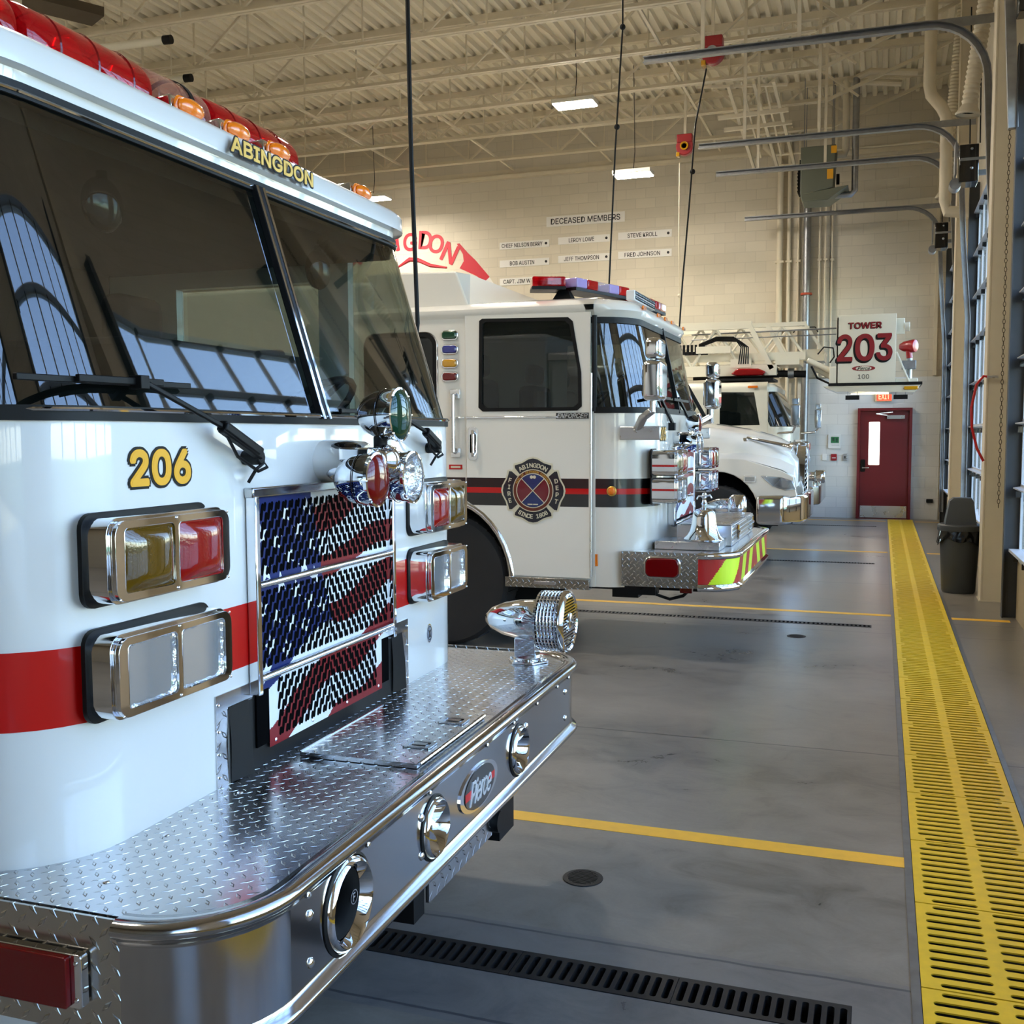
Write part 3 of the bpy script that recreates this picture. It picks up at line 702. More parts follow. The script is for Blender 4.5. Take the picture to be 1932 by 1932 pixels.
# cab interior
b = mb(DARK); b.box(XF - 0.50, XF - 0.08, -HW + 0.25, HW - 0.25, 1.3, 1.66).box(-2.2, -2.15, -HW + .09, HW - .09, 0.9, 2.4).box(-2.2, XF - 0.35, -HW + .09, HW - .09, 0.85, 0.9)
b.box(-1.9, XF - 0.5, -0.3, 0.3, 0.9, 1.45).box(-1.5, -0.95, -0.25, 0.80, 1.4, 1.95); b.build('dashboard', E6, bevel=0.03)
for yy in (-0.75, 0.75):
    b = mb(DARK); b.box(-1.75, -1.25, yy - 0.25, yy + 0.25, 1.1, 1.3).box(-1.85, -1.68, yy - 0.25, yy + 0.25, 1.3, 2.0).box(-1.83, -1.7, yy - 0.14, yy + 0.14, 2.02, 2.22); b.build('seat', E6, bevel=0.05, seg=3)
b = mb(BLACK); Mw = T(XF - 0.42, 0.62, 1.72) @ RY(math.radians(-38)); b.tube([tuple(Mw @ Vector((0.22 * math.cos(a * PI / 12), 0.22 * math.sin(a * PI / 12), 0))) for a in range(24)], 0.014, 8, closed=True)
for a in (0, 2.1, 4.2): b.bar(tuple(Mw @ Vector((0, 0, 0))), tuple(Mw @ Vector((0.21 * math.cos(a), 0.21 * math.sin(a), 0))), 0.03, 0.012)
b.cyl(tuple(Mw @ Vector((0, 0, -0.2))), tuple(Mw @ Vector((0, 0, 0))), 0.03); b.build('steering_wheel', E6)
b = mb(GLOSSBLACK)
for yy in (-0.45, 0.75): b.sphere((XF - 0.42, yy, 2.28), 0.075, sc3=(0.5, 1, 1)).cyl((XF - 0.42, yy, 2.3), (XF - 0.42, yy, 2.38), 0.015)
b.build('cab_fan', E6)
b = mb(mk('black_cowl', (26, 32, 38), 0.5)); loft(b, [(1.712, ring6(XF - 0.015, HW - .02)), (1.714, ring6(XF - 0.3, HW - .2))], 3, n_ - 4); b.build('cowl_shelf', E6)
# roof light bar
LB = -0.96; zb = 2.625; rb = 0.098
tb = mb(ALU); tb.box(LB - 0.11, LB + 0.11, -1.08, 0.55, 2.55, 2.575)
for yy in (-0.95, -0.16, 0.1, 0.5): tb.box(LB - 0.05, LB + 0.05, yy - 0.04, yy + 0.04, 2.56, 2.60)
tb = tb.build('light_bar', E6, bevel=0.004)
def dome(y0, y1, mt, nm):
    q = mb(mt); M = T(LB, y0, zb) @ RX(-PI / 2); L = y1 - y0; e = 0.035
    prof = [(0.02, 0), (rb * 0.75, 0.002), (rb * 0.95, 0.014), (rb, e), (rb, L - e), (rb * 0.95, L - 0.014), (rb * 0.75, L - 0.002), (0.02, L)]
    q.lathe(prof, 32, M)
    k = y0 + 0.12
    q.mat(DKREDLENS if mt is REDGL else mt)
    while k < y1 - 0.05:
        q.lathe([(rb + 0.0005, 0), (rb + 0.003, 0.004), (rb + 0.0005, 0.008)], 32, T(LB, k, zb) @ RX(-PI / 2), caps=False); k += 0.14
    q.build(nm, tb)
dome(-1.08, -0.77, REDGL, 'red_dome'); dome(-0.765, -0.265, REDGL, 'red_dome'); dome(-0.263, 0.02, PINKGL, 'clear_dome'); dome(0.022, 0.555, REDGL, 'red_dome')
q = mb(mk('red_rotator', (200, 10, 20), 0.3, coat=1)); 
for yy in (-0.9, -0.52, -0.3, 0.3, 0.48): q.box(LB - 0.05, LB + 0.045, yy - 0.06, yy + 0.06, 2.585, 2.66).lathe([(0.05, 0), (0.03, 0.04)], 16, T(LB, yy, 2.66))
q.build('rotator', tb, bevel=0.008)
q = mb(BLACK); q.lathe([(rb + 0.002, 0), (rb + 0.005, 0.003), (rb + 0.005, 0.02), (rb + 0.002, 0.023)], 32, T(LB, -0.10, zb) @ RX(-PI / 2), caps=False); q.build('clamp_band', tb)
for yy in (-0.25, -0.01, 0.23, 0.84):
    q = mb(CHROME); q.raw([(-0.92, yy - .07, 2.55), (-0.92, yy + .07, 2.55), (-0.775, yy + .065, 2.545), (-0.775, yy - .065, 2.545), (-0.90, yy - .05, 2.60), (-0.90, yy + .05, 2.60), (-0.785, yy + .062, 2.607), (-0.785, yy - .062, 2.607)], [(0, 1, 2, 3), (4, 7, 6, 5), (0, 3, 7, 4), (1, 5, 6, 2), (3, 2, 6, 7), (0, 4, 5, 1)])
    h_ = q.build('marker_lamp', E6, bevel=0.006)
    q = mb(AMBERLENS, T(-0.776, yy, 2.576) @ FX); q.prism(rrect(0.122, 0.060, 0.024), 0, 0.012).sphere((0, 0, 0.012), 1, 20, 8, (0.060, 0.029, 0.028), True)
    q.build('amber_lens', h_, bevel=0.006)
# roof lettering, black edged gold
q = mb(GOLD, T(XF - 0.1712, 0.03, 2.486) @ FX); q.decal('ABINGDON', 0.47, 0.042, 0.03, 0.06, GOLD, BLACK); q.build('roof_lettering', E6, smooth=0)
# number 206
q = mb(YELNUM, T(XF + 0.001, -0.79, 1.578) @ FX); q.decal('206', 0.215, 0.076, 0.035, 0.045, YELNUM, BLACK); q.build('unit_number', E6, smooth=0)
# lamp clusters
FM = lambda x, y, z: T(x, y, z) @ FX
lab(lamp_box(E6, FM(XF, -0.845, 1.385), 0.43, 0.185, 0.075, [YELLENS, REDLENS]), 'twin warning lamp, amber beside red, left of the flag')
lab(lamp_box(E6, FM(XF, -0.845, 1.135), 0.43, 0.185, 0.075, [None, None]), 'twin headlamp below the left warning lamp')
lab(lamp_box(E6, FM(XF, 0.80, 1.385), 0.38, 0.185, 0.085, [REDLENS, YELLENS]), 'twin warning lamp, red beside amber, right of the flag')
lab(lamp_box(E6, FM(XF, 0.80, 1.135), 0.38, 0.185, 0.085, [None, None]), 'twin headlamp below the right warning lamp')
# flag grille
GX = XF + 0.012
b = mb(HOLE, T(GX, 0, 0) @ FX); b.box(-0.42, 0.42, 0.80, 1.49, -0.011, -0.002)
flag_mesh(b, -0.42, 0.425, 0.955, 1.49)
flag_mesh(b, -0.36, 0.36, 0.785, 0.955)
for z0, z1 in ((1.268, 1.470), (1.012, 1.228)): slots(b, -0.405, 0.41, z0, z1)
slots(b, -0.315, 0.318, 0.805, 0.972)
gr = b.build('grille', E6, smooth=0)
b = mb(CHROME)
for s_ in (-0.43, 0.432): b.tube([(GX + 0.006, s_, 0.95), (GX + 0.006, s_, 1.49)], 1, prof=[(-0.012, -0.016), (0.010, -0.016), (0.010, 0.016), (-0.012, 0.016)])
b.mat(STEEL).box(GX - 0.012, GX + 0.018, -0.446, 0.446, 1.485, 1.512); b.build('grille_frame', E6, bevel=0.004)
for z in (1.248, 0.992): mb(CHROME).cyl((GX + 0.012, -0.42, z), (GX + 0.012, 0.42, z), 0.010).build('grille_rod', E6)
b = mb(CHROME)
for yy, zz in ((-0.33, 0.80), (-0.12, 0.80), (0.1, 0.80), (0.33, 0.80), (0.34, 0.97), (-0.40, 0.975), (0.40, 0.975)): b.sphere((GX + 0.001, yy, zz), 0.006, 10, 5, (0.6, 1, 1))
b.build('grille_rivets', E6)
b = mb(BLACK); b.box(XF - 0.02, XF + 0.004, -0.535, 0.535, 0.70, 0.945); b.build('rubber_surround', E6)
for s_ in (-1, 1):
    b = mb(STEEL, T(XF, 0, 0) @ FX); b.box(min(s_ * .43, s_ * .6), max(s_ * .43, s_ * .6), 0.94, 0.985, 0, 0.004); b.mat(TREADF).box(min(s_ * .55, s_ * .6), max(s_ * .55, s_ * .6), 0.74, 0.94, 0, 0.004); b.mat(CHROME)
    for zz in (0.77, 0.83, 0.89, 0.96): b.sphere((s_ * 0.59, zz, 0.004), 0.005, 8, 4)
    b.build('tread_corner_plate', E6, smooth=0)
for s_ in (-1, 1):
    b = mb(BLACK); yy = s_ * 0.50; b.raw([(XF + .005, yy - .045, .945), (XF + .005, yy + .045, .945), (XF + .016, yy + .045, .85), (XF + .012, yy - .045, .85), (XF + .008, yy - .045, .744), (XF + .020, yy + .045, .744)], [(0, 1, 2, 3), (3, 2, 5, 4)]); b.build('rubber_flap', E6)
b = mb(CHROME, T(XF, 0.80, 0.895) @ FX); b.prism([(x * 0.7, y) for x, y in circ(0.036, 28)], 0, 0.004); b.mat(mk('grey_enamel', (150, 160, 175), 0.3)).prism([(x * 0.7, y) for x, y in circ(0.031, 28)], 0.004, 0.005)
b.mat(BLACKS); b.holed([(x * 0.7, y) for x, y in circ(0.028, 24)], [[(x * 0.7, y) for x, y in circ(0.024, 24)]], 0.005, 0.006); b.prism([(-.010, -.016), (.010, -.016), (.006, .0), (.012, .014), (.003, .008), (0, .02), (-.003, .008), (-.012, .014), (-.006, 0)], 0.005, 0.006)
b.build('oval_badge', E6, smooth=0)
# spotlight cluster on its white pod
b = mb(WHITE); b.raw([], []); M = T(XF - 0.02, 0.0, 1.568) @ RY(PI / 2)
b.lathe([(0.066, 0), (0.064, 0.10), (0.060, 0.15), (0.05, 0.165)], 36, T(XF - 0.02, 0.01, 1.572) @ Matrix.Diagonal((1, 1.25, 1, 1)) @ RY(PI / 2))
b.mat(GLOSSBLACK).sphere((XF + 0.085, -0.025, 1.612), 0.03, sc3=(1.9, 1.0, 0.7)).mat(CHROME).sphere((XF + 0.085, -0.040, 1.540), 0.03, sc3=(1.9, 1.1, 0.9)); pod = b.build('spotlight_pod', E6)
b = mb(CHROME); b.sphere((XF + 0.2, 0.0, 1.575), 0.05)
b.box(XF + 0.10, XF + 0.20, -0.10, 0.10, 1.575, 1.615); b.mat(BLACK).cyl((XF + 0.19, 0, 1.61), (XF + 0.19, 0, 1.65), 0.021).mat(CHROME).cyl((XF + 0.19, 0, 1.648), (XF + 0.19, 0, 1.665), 0.017).build('spotlight_bracket', E6, bevel=0.006)
for nm, y, z, mt, xf in (('green', 0.005, 1.712, GREENLENS, -0.235), ('red', -0.092, 1.522, DKREDLENS, -0.265), ('clear', 0.095, 1.522, None, -0.235)):
    M = T(xf, y, z) @ RY(PI / 2); b = mb(CHROME, M)
    b.lathe([(0.002, -0.135), (0.03, -0.13), (0.055, -0.11), (0.070, -0.075), (0.076, -0.035), (0.077, -0.012), (0.081, -0.010), (0.081, 0.0), (0.074, 0.001)], 36, caps=False)
    b.mat(GLOSSBLACK).lathe([(0.0775, -0.052), (0.0790, -0.050), (0.0775, -0.048)], 36, caps=False)
    b.mat(CHROME)
    for k in range(8): b.lathe([(0.004, 0), (0.002, 0.004)], 6, T(0.078 * math.cos(k * PI / 4), 0.078 * math.sin(k * PI / 4), 0.0))
    h_ = b.build('spotlight', E6, smooth=50); h_['label'] = nm + ' lensed round spotlight'
    b = mb(mt or FLUTE, M); b.lathe([(0.076, -0.002), (0.066, 0.007), (0.045, 0.013), (0.02, 0.016), (0.0005, 0.017)], 36, caps=False)
    if mt is None: b.mat(REFL).lathe([(0.075, -0.004), (0.06, -0.03), (0.03, -0.05), (0.0005, -0.055)], 36, caps=False).lathe([(0.012, -0.05), (0.012, -0.02), (0.0005, -0.015)], 12)
    b.build('lens', h_, smooth=60)
# wipers
def wiper(y, z, yt, zt, y0, y1, zb_, lbl, flip=1):
    b = mb(BLACK); x0 = XF + 0.02
    b.tube([(x0 - 0.02, y, z - 0.01), (x0 + 0.035, y, z - 0.008)], 0.02, 12)
    k = 0.42
    p0 = Vector((x0 + 0.03, y, z)); p1 = Vector((wpt(zt) + 0.045, yt, zt)); pm = p0.lerp(p1, k) + Vector((0.02, 0, 0))
    b.bar(p0, pm, 0.022, 0.032).bar(p0.lerp(pm, 0.1), pm, 0.03, 0.022).bar(pm, p1, 0.011, 0.014)
    h_ = b.build('wiper_arm', E6, bevel=0.004)
    q = mb(BLACK); q.bar((wpt(zb_) + 0.018, y0, zb_), (wpt(zb_) + 0.018, y1, zb_ + 0.004), 0.012, 0.014)
    q.bar((wpt(zb_) + 0.032, y0 + (y1 - y0) * 0.28, zb_ + .004), (wpt(zb_) + 0.032, y0 + (y1 - y0) * 0.78, zb_ + 0.006), 0.012, 0.016).box(wpt(zt) + 0.02, wpt(zt) + 0.055, yt - 0.015, yt + 0.015, zb_ - 0.012, zt + 0.012)
    q.build('wiper_blade', h_, bevel=0.002)
    q = mb(BLACK); q.tube([tuple(pm), tuple(p0.lerp(pm, .5) + Vector((0.0, -0.02, -0.04))), (x0 + 0.03, y - 0.01, z - 0.045), (x0 + 0.035, y + 0.025, z - 0.035), (x0 + 0.03, y + 0.02, z - 0.022), (x0 + 0.02, y - 0.005, z - 0.04), (x0 + 0.0, y - 0.012, z - 0.075)], 0.0045, 6); q.build('washer_hose', h_)
wiper(-0.44, 1.602, -0.87, 1.775, -1.22, -0.66, 1.768, '')
wiper(0.80, 1.612, 0.44, 1.735, 0.10, 0.62, 1.728, '')
# ---- front bumper
BW, BR = 1.30, 0.235
def bout(off, n=10, xb=-0.62):
    r = BR + off; hw = BW + off; P = [(xb, -hw)]
    for i in range(n + 1):
        a = -PI / 2 + PI / 2 * i / n; P.append((off - r + r * math.cos(a) if False else off - r + r * math.cos(a), -hw + r + r * math.sin(a)))
    for i in range(n + 1):
        a = PI / 2 * i / n; P.append((off - r + r * math.cos(a), hw - r + r * math.sin(a)))
    P.append((xb, hw)); return P
rows_ = [(0.505, -0.02), (0.498, 0.012), (0.485, 0.022), (0.478, 0.012), (0.474, -0.005)]
b = mb(STEEL)
face = [(0.474, -0.02), (0.472, 0.0), (0.477, 0.014), (0.487, 0.020), (0.497, 0.014), (0.503, 0.0), (0.515, -0.004), (0.70, -0.004), (0.712, 0.0), (0.722, 0.014), (0.735, 0.021), (0.748, 0.014), (0.754, 0.0), (0.752, -0.03), (0.742, -0.036)]
loft(b, [(z, bout(o, 12)[1:-1]) for z, o in face[:7]]); loft(b, [(z, bout(o, 12)[1:-1]) for z, o in face[7:]]); loft(b, [(z, bout(o, 12)[1:-1]) for z, o in face[6:8]], 0, None, (12,))
b.holed(rect(-BW + BR, BW - BR, 0.515, 0.70), [circ(0.088, 32, -0.82, 0.606), circ(0.068, 28, -0.32, 0.598), circ(0.068, 28, 0.41, 0.598)], -0.004, -0.0039, FX); bp = b.build('bumper_face', E6, smooth=70)
b = mb(TREAD); P = bout(-0.03); b.prism(P, 0.728, 0.742); deck = b.build('bumper_deck', E6, smooth=0)
b = mb(BLACK); b.prism([(x, y) for x, y in bout(-0.17)], 0.49, 0.70); b.build('bumper_core', E6, smooth=0)
for s_ in (-1, 1):
    b = mb(TREADV); yy = s_ * (BW - 0.004); b.box(-0.62, -0.232, min(yy, yy - s_ * 0.006), max(yy, yy - s_ * 0.006), 0.515, 0.748); b.build('bumper_side', E6, smooth=0)
    q = mb(CHROME, T(-0.47, s_ * BW, 0.628) @ (FY if s_ < 0 else RZ(PI) @ FY)); q.prism(rrect(0.34, 0.105, 0.008), 0, 0.02).mat(DKREDLENS).prism(rrect(0.29, 0.10, 0.006), 0.02, 0.032).mat(CHROME)
    for su in (-1, 1):
        for sv in (-1, 1): q.lathe([(0.006, 0), (0.004, 0.003)], 8, T(su * 0.157, sv * 0.036, 0.02))
    lab(q.build('side_marker_lamp', E6, bevel=0.003), 'long dark red lamp in a chrome frame')
# hatch lid on the deck, hinge and latches
b = mb(STEEL); b.prism(rect(-0.42, -0.065, -0.29, 0.25), 0.744, 0.7565); b.mat(TREAD).flat(rect(-0.42, -0.065, -0.29, 0.25), 0.757)
b.mat(STEEL)
for i in range(18): b.cyl((-0.062, -0.28 + i * 0.029, 0.754), (-0.062, -0.28 + i * 0.029 + 0.026, 0.754), 0.006, n=8)
b.box(-0.425, -0.42, -0.29, 0.25, 0.744, 0.760)
h_ = b.build('hatch_lid', E6, smooth=0)
for yy in (-0.13, 0.135):
    q = mb(STEEL, T(-0.125, yy, 0.758)); q.holed(rrect(0.085, 0.065, 0.006, 3), [rrect(0.06, 0.042, 0.006, 3)], 0, 0.004).mat(GLOSSBLACK).box(-0.03, 0.03, -0.021, 0.021, -0.0005, 0.0006).mat(STEEL).box(-0.02, 0.022, -0.012, 0.012, 0.0006, 0.005); q.build('latch', h_, smooth=0)
b = mb(CHROME)
for x_, y_ in ((-0.42, -0.6), (-0.42, -0.9), (-0.38, -1.15), (-0.1, -0.7), (-0.42, 0.7), (-0.1, 0.65), (-0.1, 1.0)): b.sphere((x_, y_, 0.742), 0.008, 10, 4, (1, 1, 0.5), True)
b.build('deck_bolts', E6)
# air horns and electronic siren speaker let into the face
CONE = mk('speaker_cone', (7, 7, 8), 0.75, spec=0.15)
def bell(y, z, r, depth, nm, dark):
    M = T(-0.004, y, z) @ RY(PI / 2); q = mb(CHROME, M)
    q.lathe([(r * 1.16, -0.012), (r * 1.16, 0.002), (r * 1.10, 0.014), (r * 1.02, 0.018), (r * 0.97, 0.010), (r * 0.90, -0.01), (r * 0.70, -0.045), (r * 0.45, -0.09), (r * 0.28, -depth)], 40, caps=False)
    q.mat(HOLE).lathe([(r * 0.29, -depth + 0.001), (0.0005, -depth + 0.001)], 24, caps=False)
    h_ = q.build(nm, E6, smooth=60)
    q = mb(BLACK, M); q.lathe([(r * 1.22, -0.006), (r * 1.24, 0.003), (r * 1.16, 0.006)], 36, caps=False)
    if dark: q.mat(CONE).lathe([(r * 0.86, -0.01), (r * 0.72, -0.012), (r * 0.55, -0.02), (r * 0.5, -0.05), (0.0005, -0.05)], 30, caps=False)
    q.build('rubber_ring', h_, smooth=60)
    if dark:
        q = mb(CHROME, M @ T(0.0, 0.035, -0.004)); q.holed(circ(0.017, 20), [circ(0.0145, 20)], 0, 0.003)
        q.text('F', RZ(PI / 2) @ T(0, 0, 0.0), h=0.018, ext=0.002, off=0.02); q.build('round_badge', h_, smooth=0)
    return h_
bell(-0.82, 0.606, 0.092, 0.06, 'siren_speaker', True)
bell(-0.32, 0.598, 0.072, 0.14, 'air_horn', False); bell(0.41, 0.598, 0.072, 0.14, 'air_horn', False)
b = mb(CHROME)
for yy in (-0.99, -0.405, 0.50, 1.0): 
    for zz in (0.655, 0.552): b.sphere((-0.004, yy, zz), 0.012, 12, 5, (0.7, 1, 1))
for yy in (-1.0, -0.72, -0.35, 0.10, 0.36, 0.62, 0.88, 1.04): b.sphere((0.0, yy, 0.703), 0.008, 10, 4, (0.7, 1, 1))
b.build('bumper_bolts', E6)
# maker's oval
q = mb(CHROME, T(-0.004, 0.025, 0.60) @ FX); q.prism([(x * 2.45, y) for x, y in circ(0.066, 40)], 0, 0.005)
q.mat(BLACKS).prism([(x * 2.15, y) for x, y in circ(0.060, 40)], 0.005, 0.007).mat(REDP).box(-0.126, -0.075, -0.012, 0.012, 0.0071, 0.0078).box(0.080, 0.127, -0.010, 0.012, 0.0071, 0.0078)
q.mat(mk('bright_silver', (225, 228, 232), 0.25, metal=0.6)).text('Pierce', T(0, 0.0, 0.0072), w=0.185, h=0.07, ext=0.002, shear=0.45, off=0.012, space=0.88)
q.build('oval_badge', E6, smooth=0)
# things below the bumper
b = mb(TREADF); b.box(-0.03, -0.02, -0.32, 0.19, 0.385, 0.475); b.mat(BLACK).box(-0.30, -0.03, -0.40, -0.33, 0.36, 0.47); b.build('licence_plate_guard', E6, smooth=0)
b = mb(BLACK); b.cyl((-0.1, 0.22, 0.42), (0.0, 0.22, 0.42), 0.035).box(-0.5, -0.05, 0.35, 0.5, 0.3, 0.47).box(-4, -0.3, -0.45, -0.3, 0.35, 0.6).box(-4, -0.3, 0.3, 0.45, 0.35, 0.6).cyl((-0.45, -0.95, 0.42), (-0.1, -0.85, 0.44), 0.03); b.build('chassis', E6)
for s_ in (-1, 1):
    q = mb(TYRE, T(-1.55, s_ * 0.98, 0.52) @ RX(PI / 2)); q.lathe([(0.29, -0.14), (0.46, -0.15), (0.52, -0.12), (0.52, 0.12), (0.46, 0.15), (0.29, 0.14)], 36); q.mat(ALU).lathe([(0.28, -0.10), (0.28, 0.10)], 24); q.build('wheel', E6)
    q = mb(TYRE, T(-6.0, s_ * 0.98, 0.52) @ RX(PI / 2)); q.lathe([(0.29, -0.14), (0.46, -0.15), (0.52, -0.12), (0.52, 0.12), (0.46, 0.15), (0.29, 0.14)], 24); q.build('wheel', E6)
# big mechanical siren on the deck
sx, sy, sz = -0.035, 1.10, 0.912
b = mb(CHROME, T(sx, sy, sz) @ RY(PI / 2))
b.lathe([(0.0005, -0.33), (0.02, -0.325), (0.045, -0.30), (0.066, -0.25), (0.078, -0.19), (0.082, -0.13), (0.080, -0.09)], 36, caps=False)
si = b.build('mechanical_siren', E6, smooth=60)
b = mb(CHROME, T(sx, sy, sz) @ RY(PI / 2))
b.lathe([(0.09, -0.10), (0.118, -0.096), (0.118, -0.088)], 40)
for k in range(6): b.lathe([(0.118, -0.084 + k * 0.014), (0.122, -0.080 + k * 0.014), (0.118, -0.076 + k * 0.014)], 40)
for k in range(40): b.box(0.108, 0.119, -0.002, 0.002, -0.095, 0.0, RZ(k * 2 * PI / 40))
b.lathe([(0.117, -0.004), (0.126, 0.002), (0.124, 0.018), (0.112, 0.026), (0.104, 0.020)], 40, caps=False); b.mat(GLOSSBLACK).lathe([(0.106, -0.09), (0.106, 0.0)], 30)
b.build('siren_stator', si, smooth=50)
b = mb(CHROME, T(sx + 0.02, sy, sz) @ FX)
for k in range(-8, 9):
    z = k * 0.012; w_ = math.sqrt(0.104 ** 2 - z * z); b.cyl((-w_, z, 0), (w_, z, 0), 0.0035, n=6)
b.mat(GLOSSBLACK).prism(circ(0.104, 30), -0.012, -0.006).mat(CHROME).lathe([(0.035, 0), (0.035, 0.008), (0.03, 0.011)], 28); b.text('Q', T(0, 0, 0.011), h=0.035, ext=0.002, off=0.02)
b.build('siren_grille', si, smooth=50)
b = mb(CHROME); b.box(sx - 0.20, sx - 0.11, sy - 0.03, sy + 0.03, 0.755, 0.84); b.prism(circ(0.085, 6), 0.742, 0.752, T(sx - 0.15, sy, 0)).prism(circ(0.06, 20), 0.752, 0.764, T(sx - 0.15, sy, 0))
for k in range(6): b.cyl((sx - 0.15 + 0.07 * math.cos(k * PI / 3), sy + 0.07 * math.sin(k * PI / 3), 0.742), (sx - 0.15 + 0.07 * math.cos(k * PI / 3), sy + 0.07 * math.sin(k * PI / 3), 0.760), 0.008, n=6)
b.build('siren_foot', si, bevel=0.004)
# ------------------------------------------------------------------ second engine, 205
W5 = mk('white_paint_warm_lit', (226, 220, 208), 0.32, coat=1.0, var=0.01)  # plain white paint with the warm hall light put into its colour
E5 = thing('fire_engine', 'second white fire engine numbered 205, with bell, black stripe and round door emblem', 'fire engine', (-0.955, 8.65, 0), 0, 'fire engines parked side by side')
F5 = -0.62; H5 = 1.15; R5 = 0.36
def ring5(xf, hw=H5, r=R5): return outline(xf, hw, r, -3.2, F5 - R5 - 0.06)
n5 = len(ring5(F5))
def wp5(z): return F5 - 0.005 - 0.16 * (z - 1.80) / 0.75
b = mb(W5); loft(b, [(0.52, ring5(F5 - 0.02)), (0.9, ring5(F5)), (1.82, ring5(F5))], 2, n5 - 3); b.build('cab_shell', E5, merge=True)
b = mb(W5); b.box(-3.2, -3.15, -H5 + .02, H5 - .02, 0.5, 2.6); b.build('cab_rear_wall', E5, smooth=0)
# nose glass: wraps round both corners
for lo, hi in ((2, n5 // 2), (n5 // 2, n5 - 3)):
    b = mb(WINDSH); loft(b, [(z, ring5(wp5(z), H5 - 0.004)) for z in (1.82, 2.05, 2.3, 2.52)], lo, hi); b.build('windshield', E5)
b = mb(BLACK)
for z in (1.83, 2.488):
    P = ring5(wp5(z), H5)[2:n5 - 2]; b.tube([(x, y, z) for x, y in P], 1, prof=[(-0.012, -0.022), (0.012, -0.022), (0.012, 0.022), (-0.012, 0.022)])
for i in (2, n5 - 3): b.tube([(ring5(wp5(z), H5)[i][0], ring5(wp5(z), H5)[i][1], z) for z in (1.82, 2.05, 2.3, 2.52)], 0.02, 8)
b.bar((wp5(1.82) + .004, 0, 1.82), (wp5(2.52) + .004, 0, 2.52), 0.03, 0.03); b.build('windshield_seal', E5)
b = mb(W5); loft(b, [(2.505, ring5(wp5(2.5), H5)), (2.53, ring5(wp5(2.5) + .02, H5 + 0.005)), (2.56, ring5(wp5(2.5) + .035, H5 + 0.03)), (2.60, ring5(wp5(2.5) + .02, H5 + 0.03)), (2.64, ring5(wp5(2.5) - .04, H5 - 0.02)), (2.665, ring5(wp5(2.5) - .18, H5 - 0.12)), (2.68, ring5(wp5(2.5) - .4, H5 - 0.3))])
tp = ring5(wp5(2.5) - .4, H5 - 0.3); b.raw([(x, y, 2.68) for x, y in tp], [tuple(range(len(tp)))]); b.build('cab_roof', E5, merge=True, smooth=50)
# near side wall, with its door and its raised rear section
SX = -0.955
Wd = lambda x: x - SX      # world x -> local
def side_panel(poly, hs, m_, t=0.012, off=0.0, nm='side_panel', smooth=0, bev=0, y=-H5, far=False):
    q = mb(m_, T(0, y - off if y < 0 else y + off, 0) @ (FY if y < 0 else FY @ Matrix.Diagonal((1, 1, -1, 1)))); q.holed(poly, hs, 0, t); return q.build(nm, E5, smooth=smooth, bevel=bev)
dw = [(Wd(-2.885), 1.87), (Wd(-2.875), 2.50), (Wd(-2.85), 2.515), (Wd(-2.20), 2.50), (Wd(-2.165), 2.47), (Wd(-2.10), 2.12), (Wd(-2.095), 1.87), (Wd(-2.13), 1.84), (Wd(-2.85), 1.84)]
door = [(Wd(-3.005), 2.56), (Wd(-2.02), 2.545), (Wd(-2.02), 0.585), (Wd(-2.64), 0.585)] + [(Wd(-3.21) + 0.58 * math.cos(a) * 1.0, 0.52 + 0.645 * math.sin(a)) for a in [math.radians(t) for t in (10, 20, 30, 40, 50, 60, 68)]]
for y in (-H5, H5):
    side_panel([(-3.2, 0.5), (Wd(-3.2) + 0.57, 0.5)] + [(Wd(-3.2) + 0.57 * math.cos(math.radians(a)), 0.52 + 0.68 * math.sin(math.radians(a))) for a in (20, 40, 60, 80)] + [(-2.4, 1.2), (-3.2, 1.2)][0:1] + [(-3.2, 1.1)], [], BLACK, 0.002, 0.0, 'wheel_well', y=y) if False else None
    side_panel([(-3.2, 2.56), (-3.2, 0.52)] + [(Wd(-3.21) + 0.575 * math.cos(math.radians(a)), 0.52 + 0.64 * math.sin(math.radians(a))) for a in range(176, -1, -8)] + [(F5 - R5 - 0.05, 0.52), (F5 - R5 - 0.05, 1.82), (F5 - R5 - 0.085, 1.9), (F5 - R5 - 0.085, 2.56)], [dw], W5, 0.01, 0.0, 'cab_side', y=y)
d5 = side_panel(door, [[(x, z) for x, z in dw]], W5, 0.014, 0.012, 'cab_door', bev=0.004)
q = mb(BLACK, T(0, -H5 - 0.014, 0) @ FY); q.holed([(x + (0.012 if x > Wd(-2.4) else -0.012), z + (0.012 if z > 2.2 else -0.012)) for x, z in dw], [[(x - (0.014 if x > Wd(-2.4) else -0.014), z - (0.014 if z > 2.2 else -0.014)) for x, z in dw]], 0, 0.018); q.build('window_seal', d5, smooth=0)
q = mb(DARKG, T(0, -H5 - 0.012, 0) @ FY); q.flat(dw, 0.001); q.build('door_window', d5, smooth=0)
q = mb(DARKG, T(0, H5 + 0.002, 0) @ FY); q.flat(dw, 0.0); q.build('side_window', E5, smooth=0)
q = mb(ALU, T(0, -H5 - 0.026, 0) @ FY); q.cyl((Wd(-2.012), 0.6, 0), (Wd(-2.012), 2.1, 0), 0.008, n=8)
for k in range(10): q.cyl((Wd(-2.012), 0.65 + k * 0.15, 0), (Wd(-2.012), 0.655 + k * 0.15, 0), 0.0095, n=8)
q.build('door_hinge', d5)
q = mb(CHROME, T(0, -H5 - 0.026, 0) @ FY); q.box(Wd(-3.0), Wd(-2.27), 1.775, 1.790, 0, 0.008); q.build('trim_strip', d5, bevel=0.003)
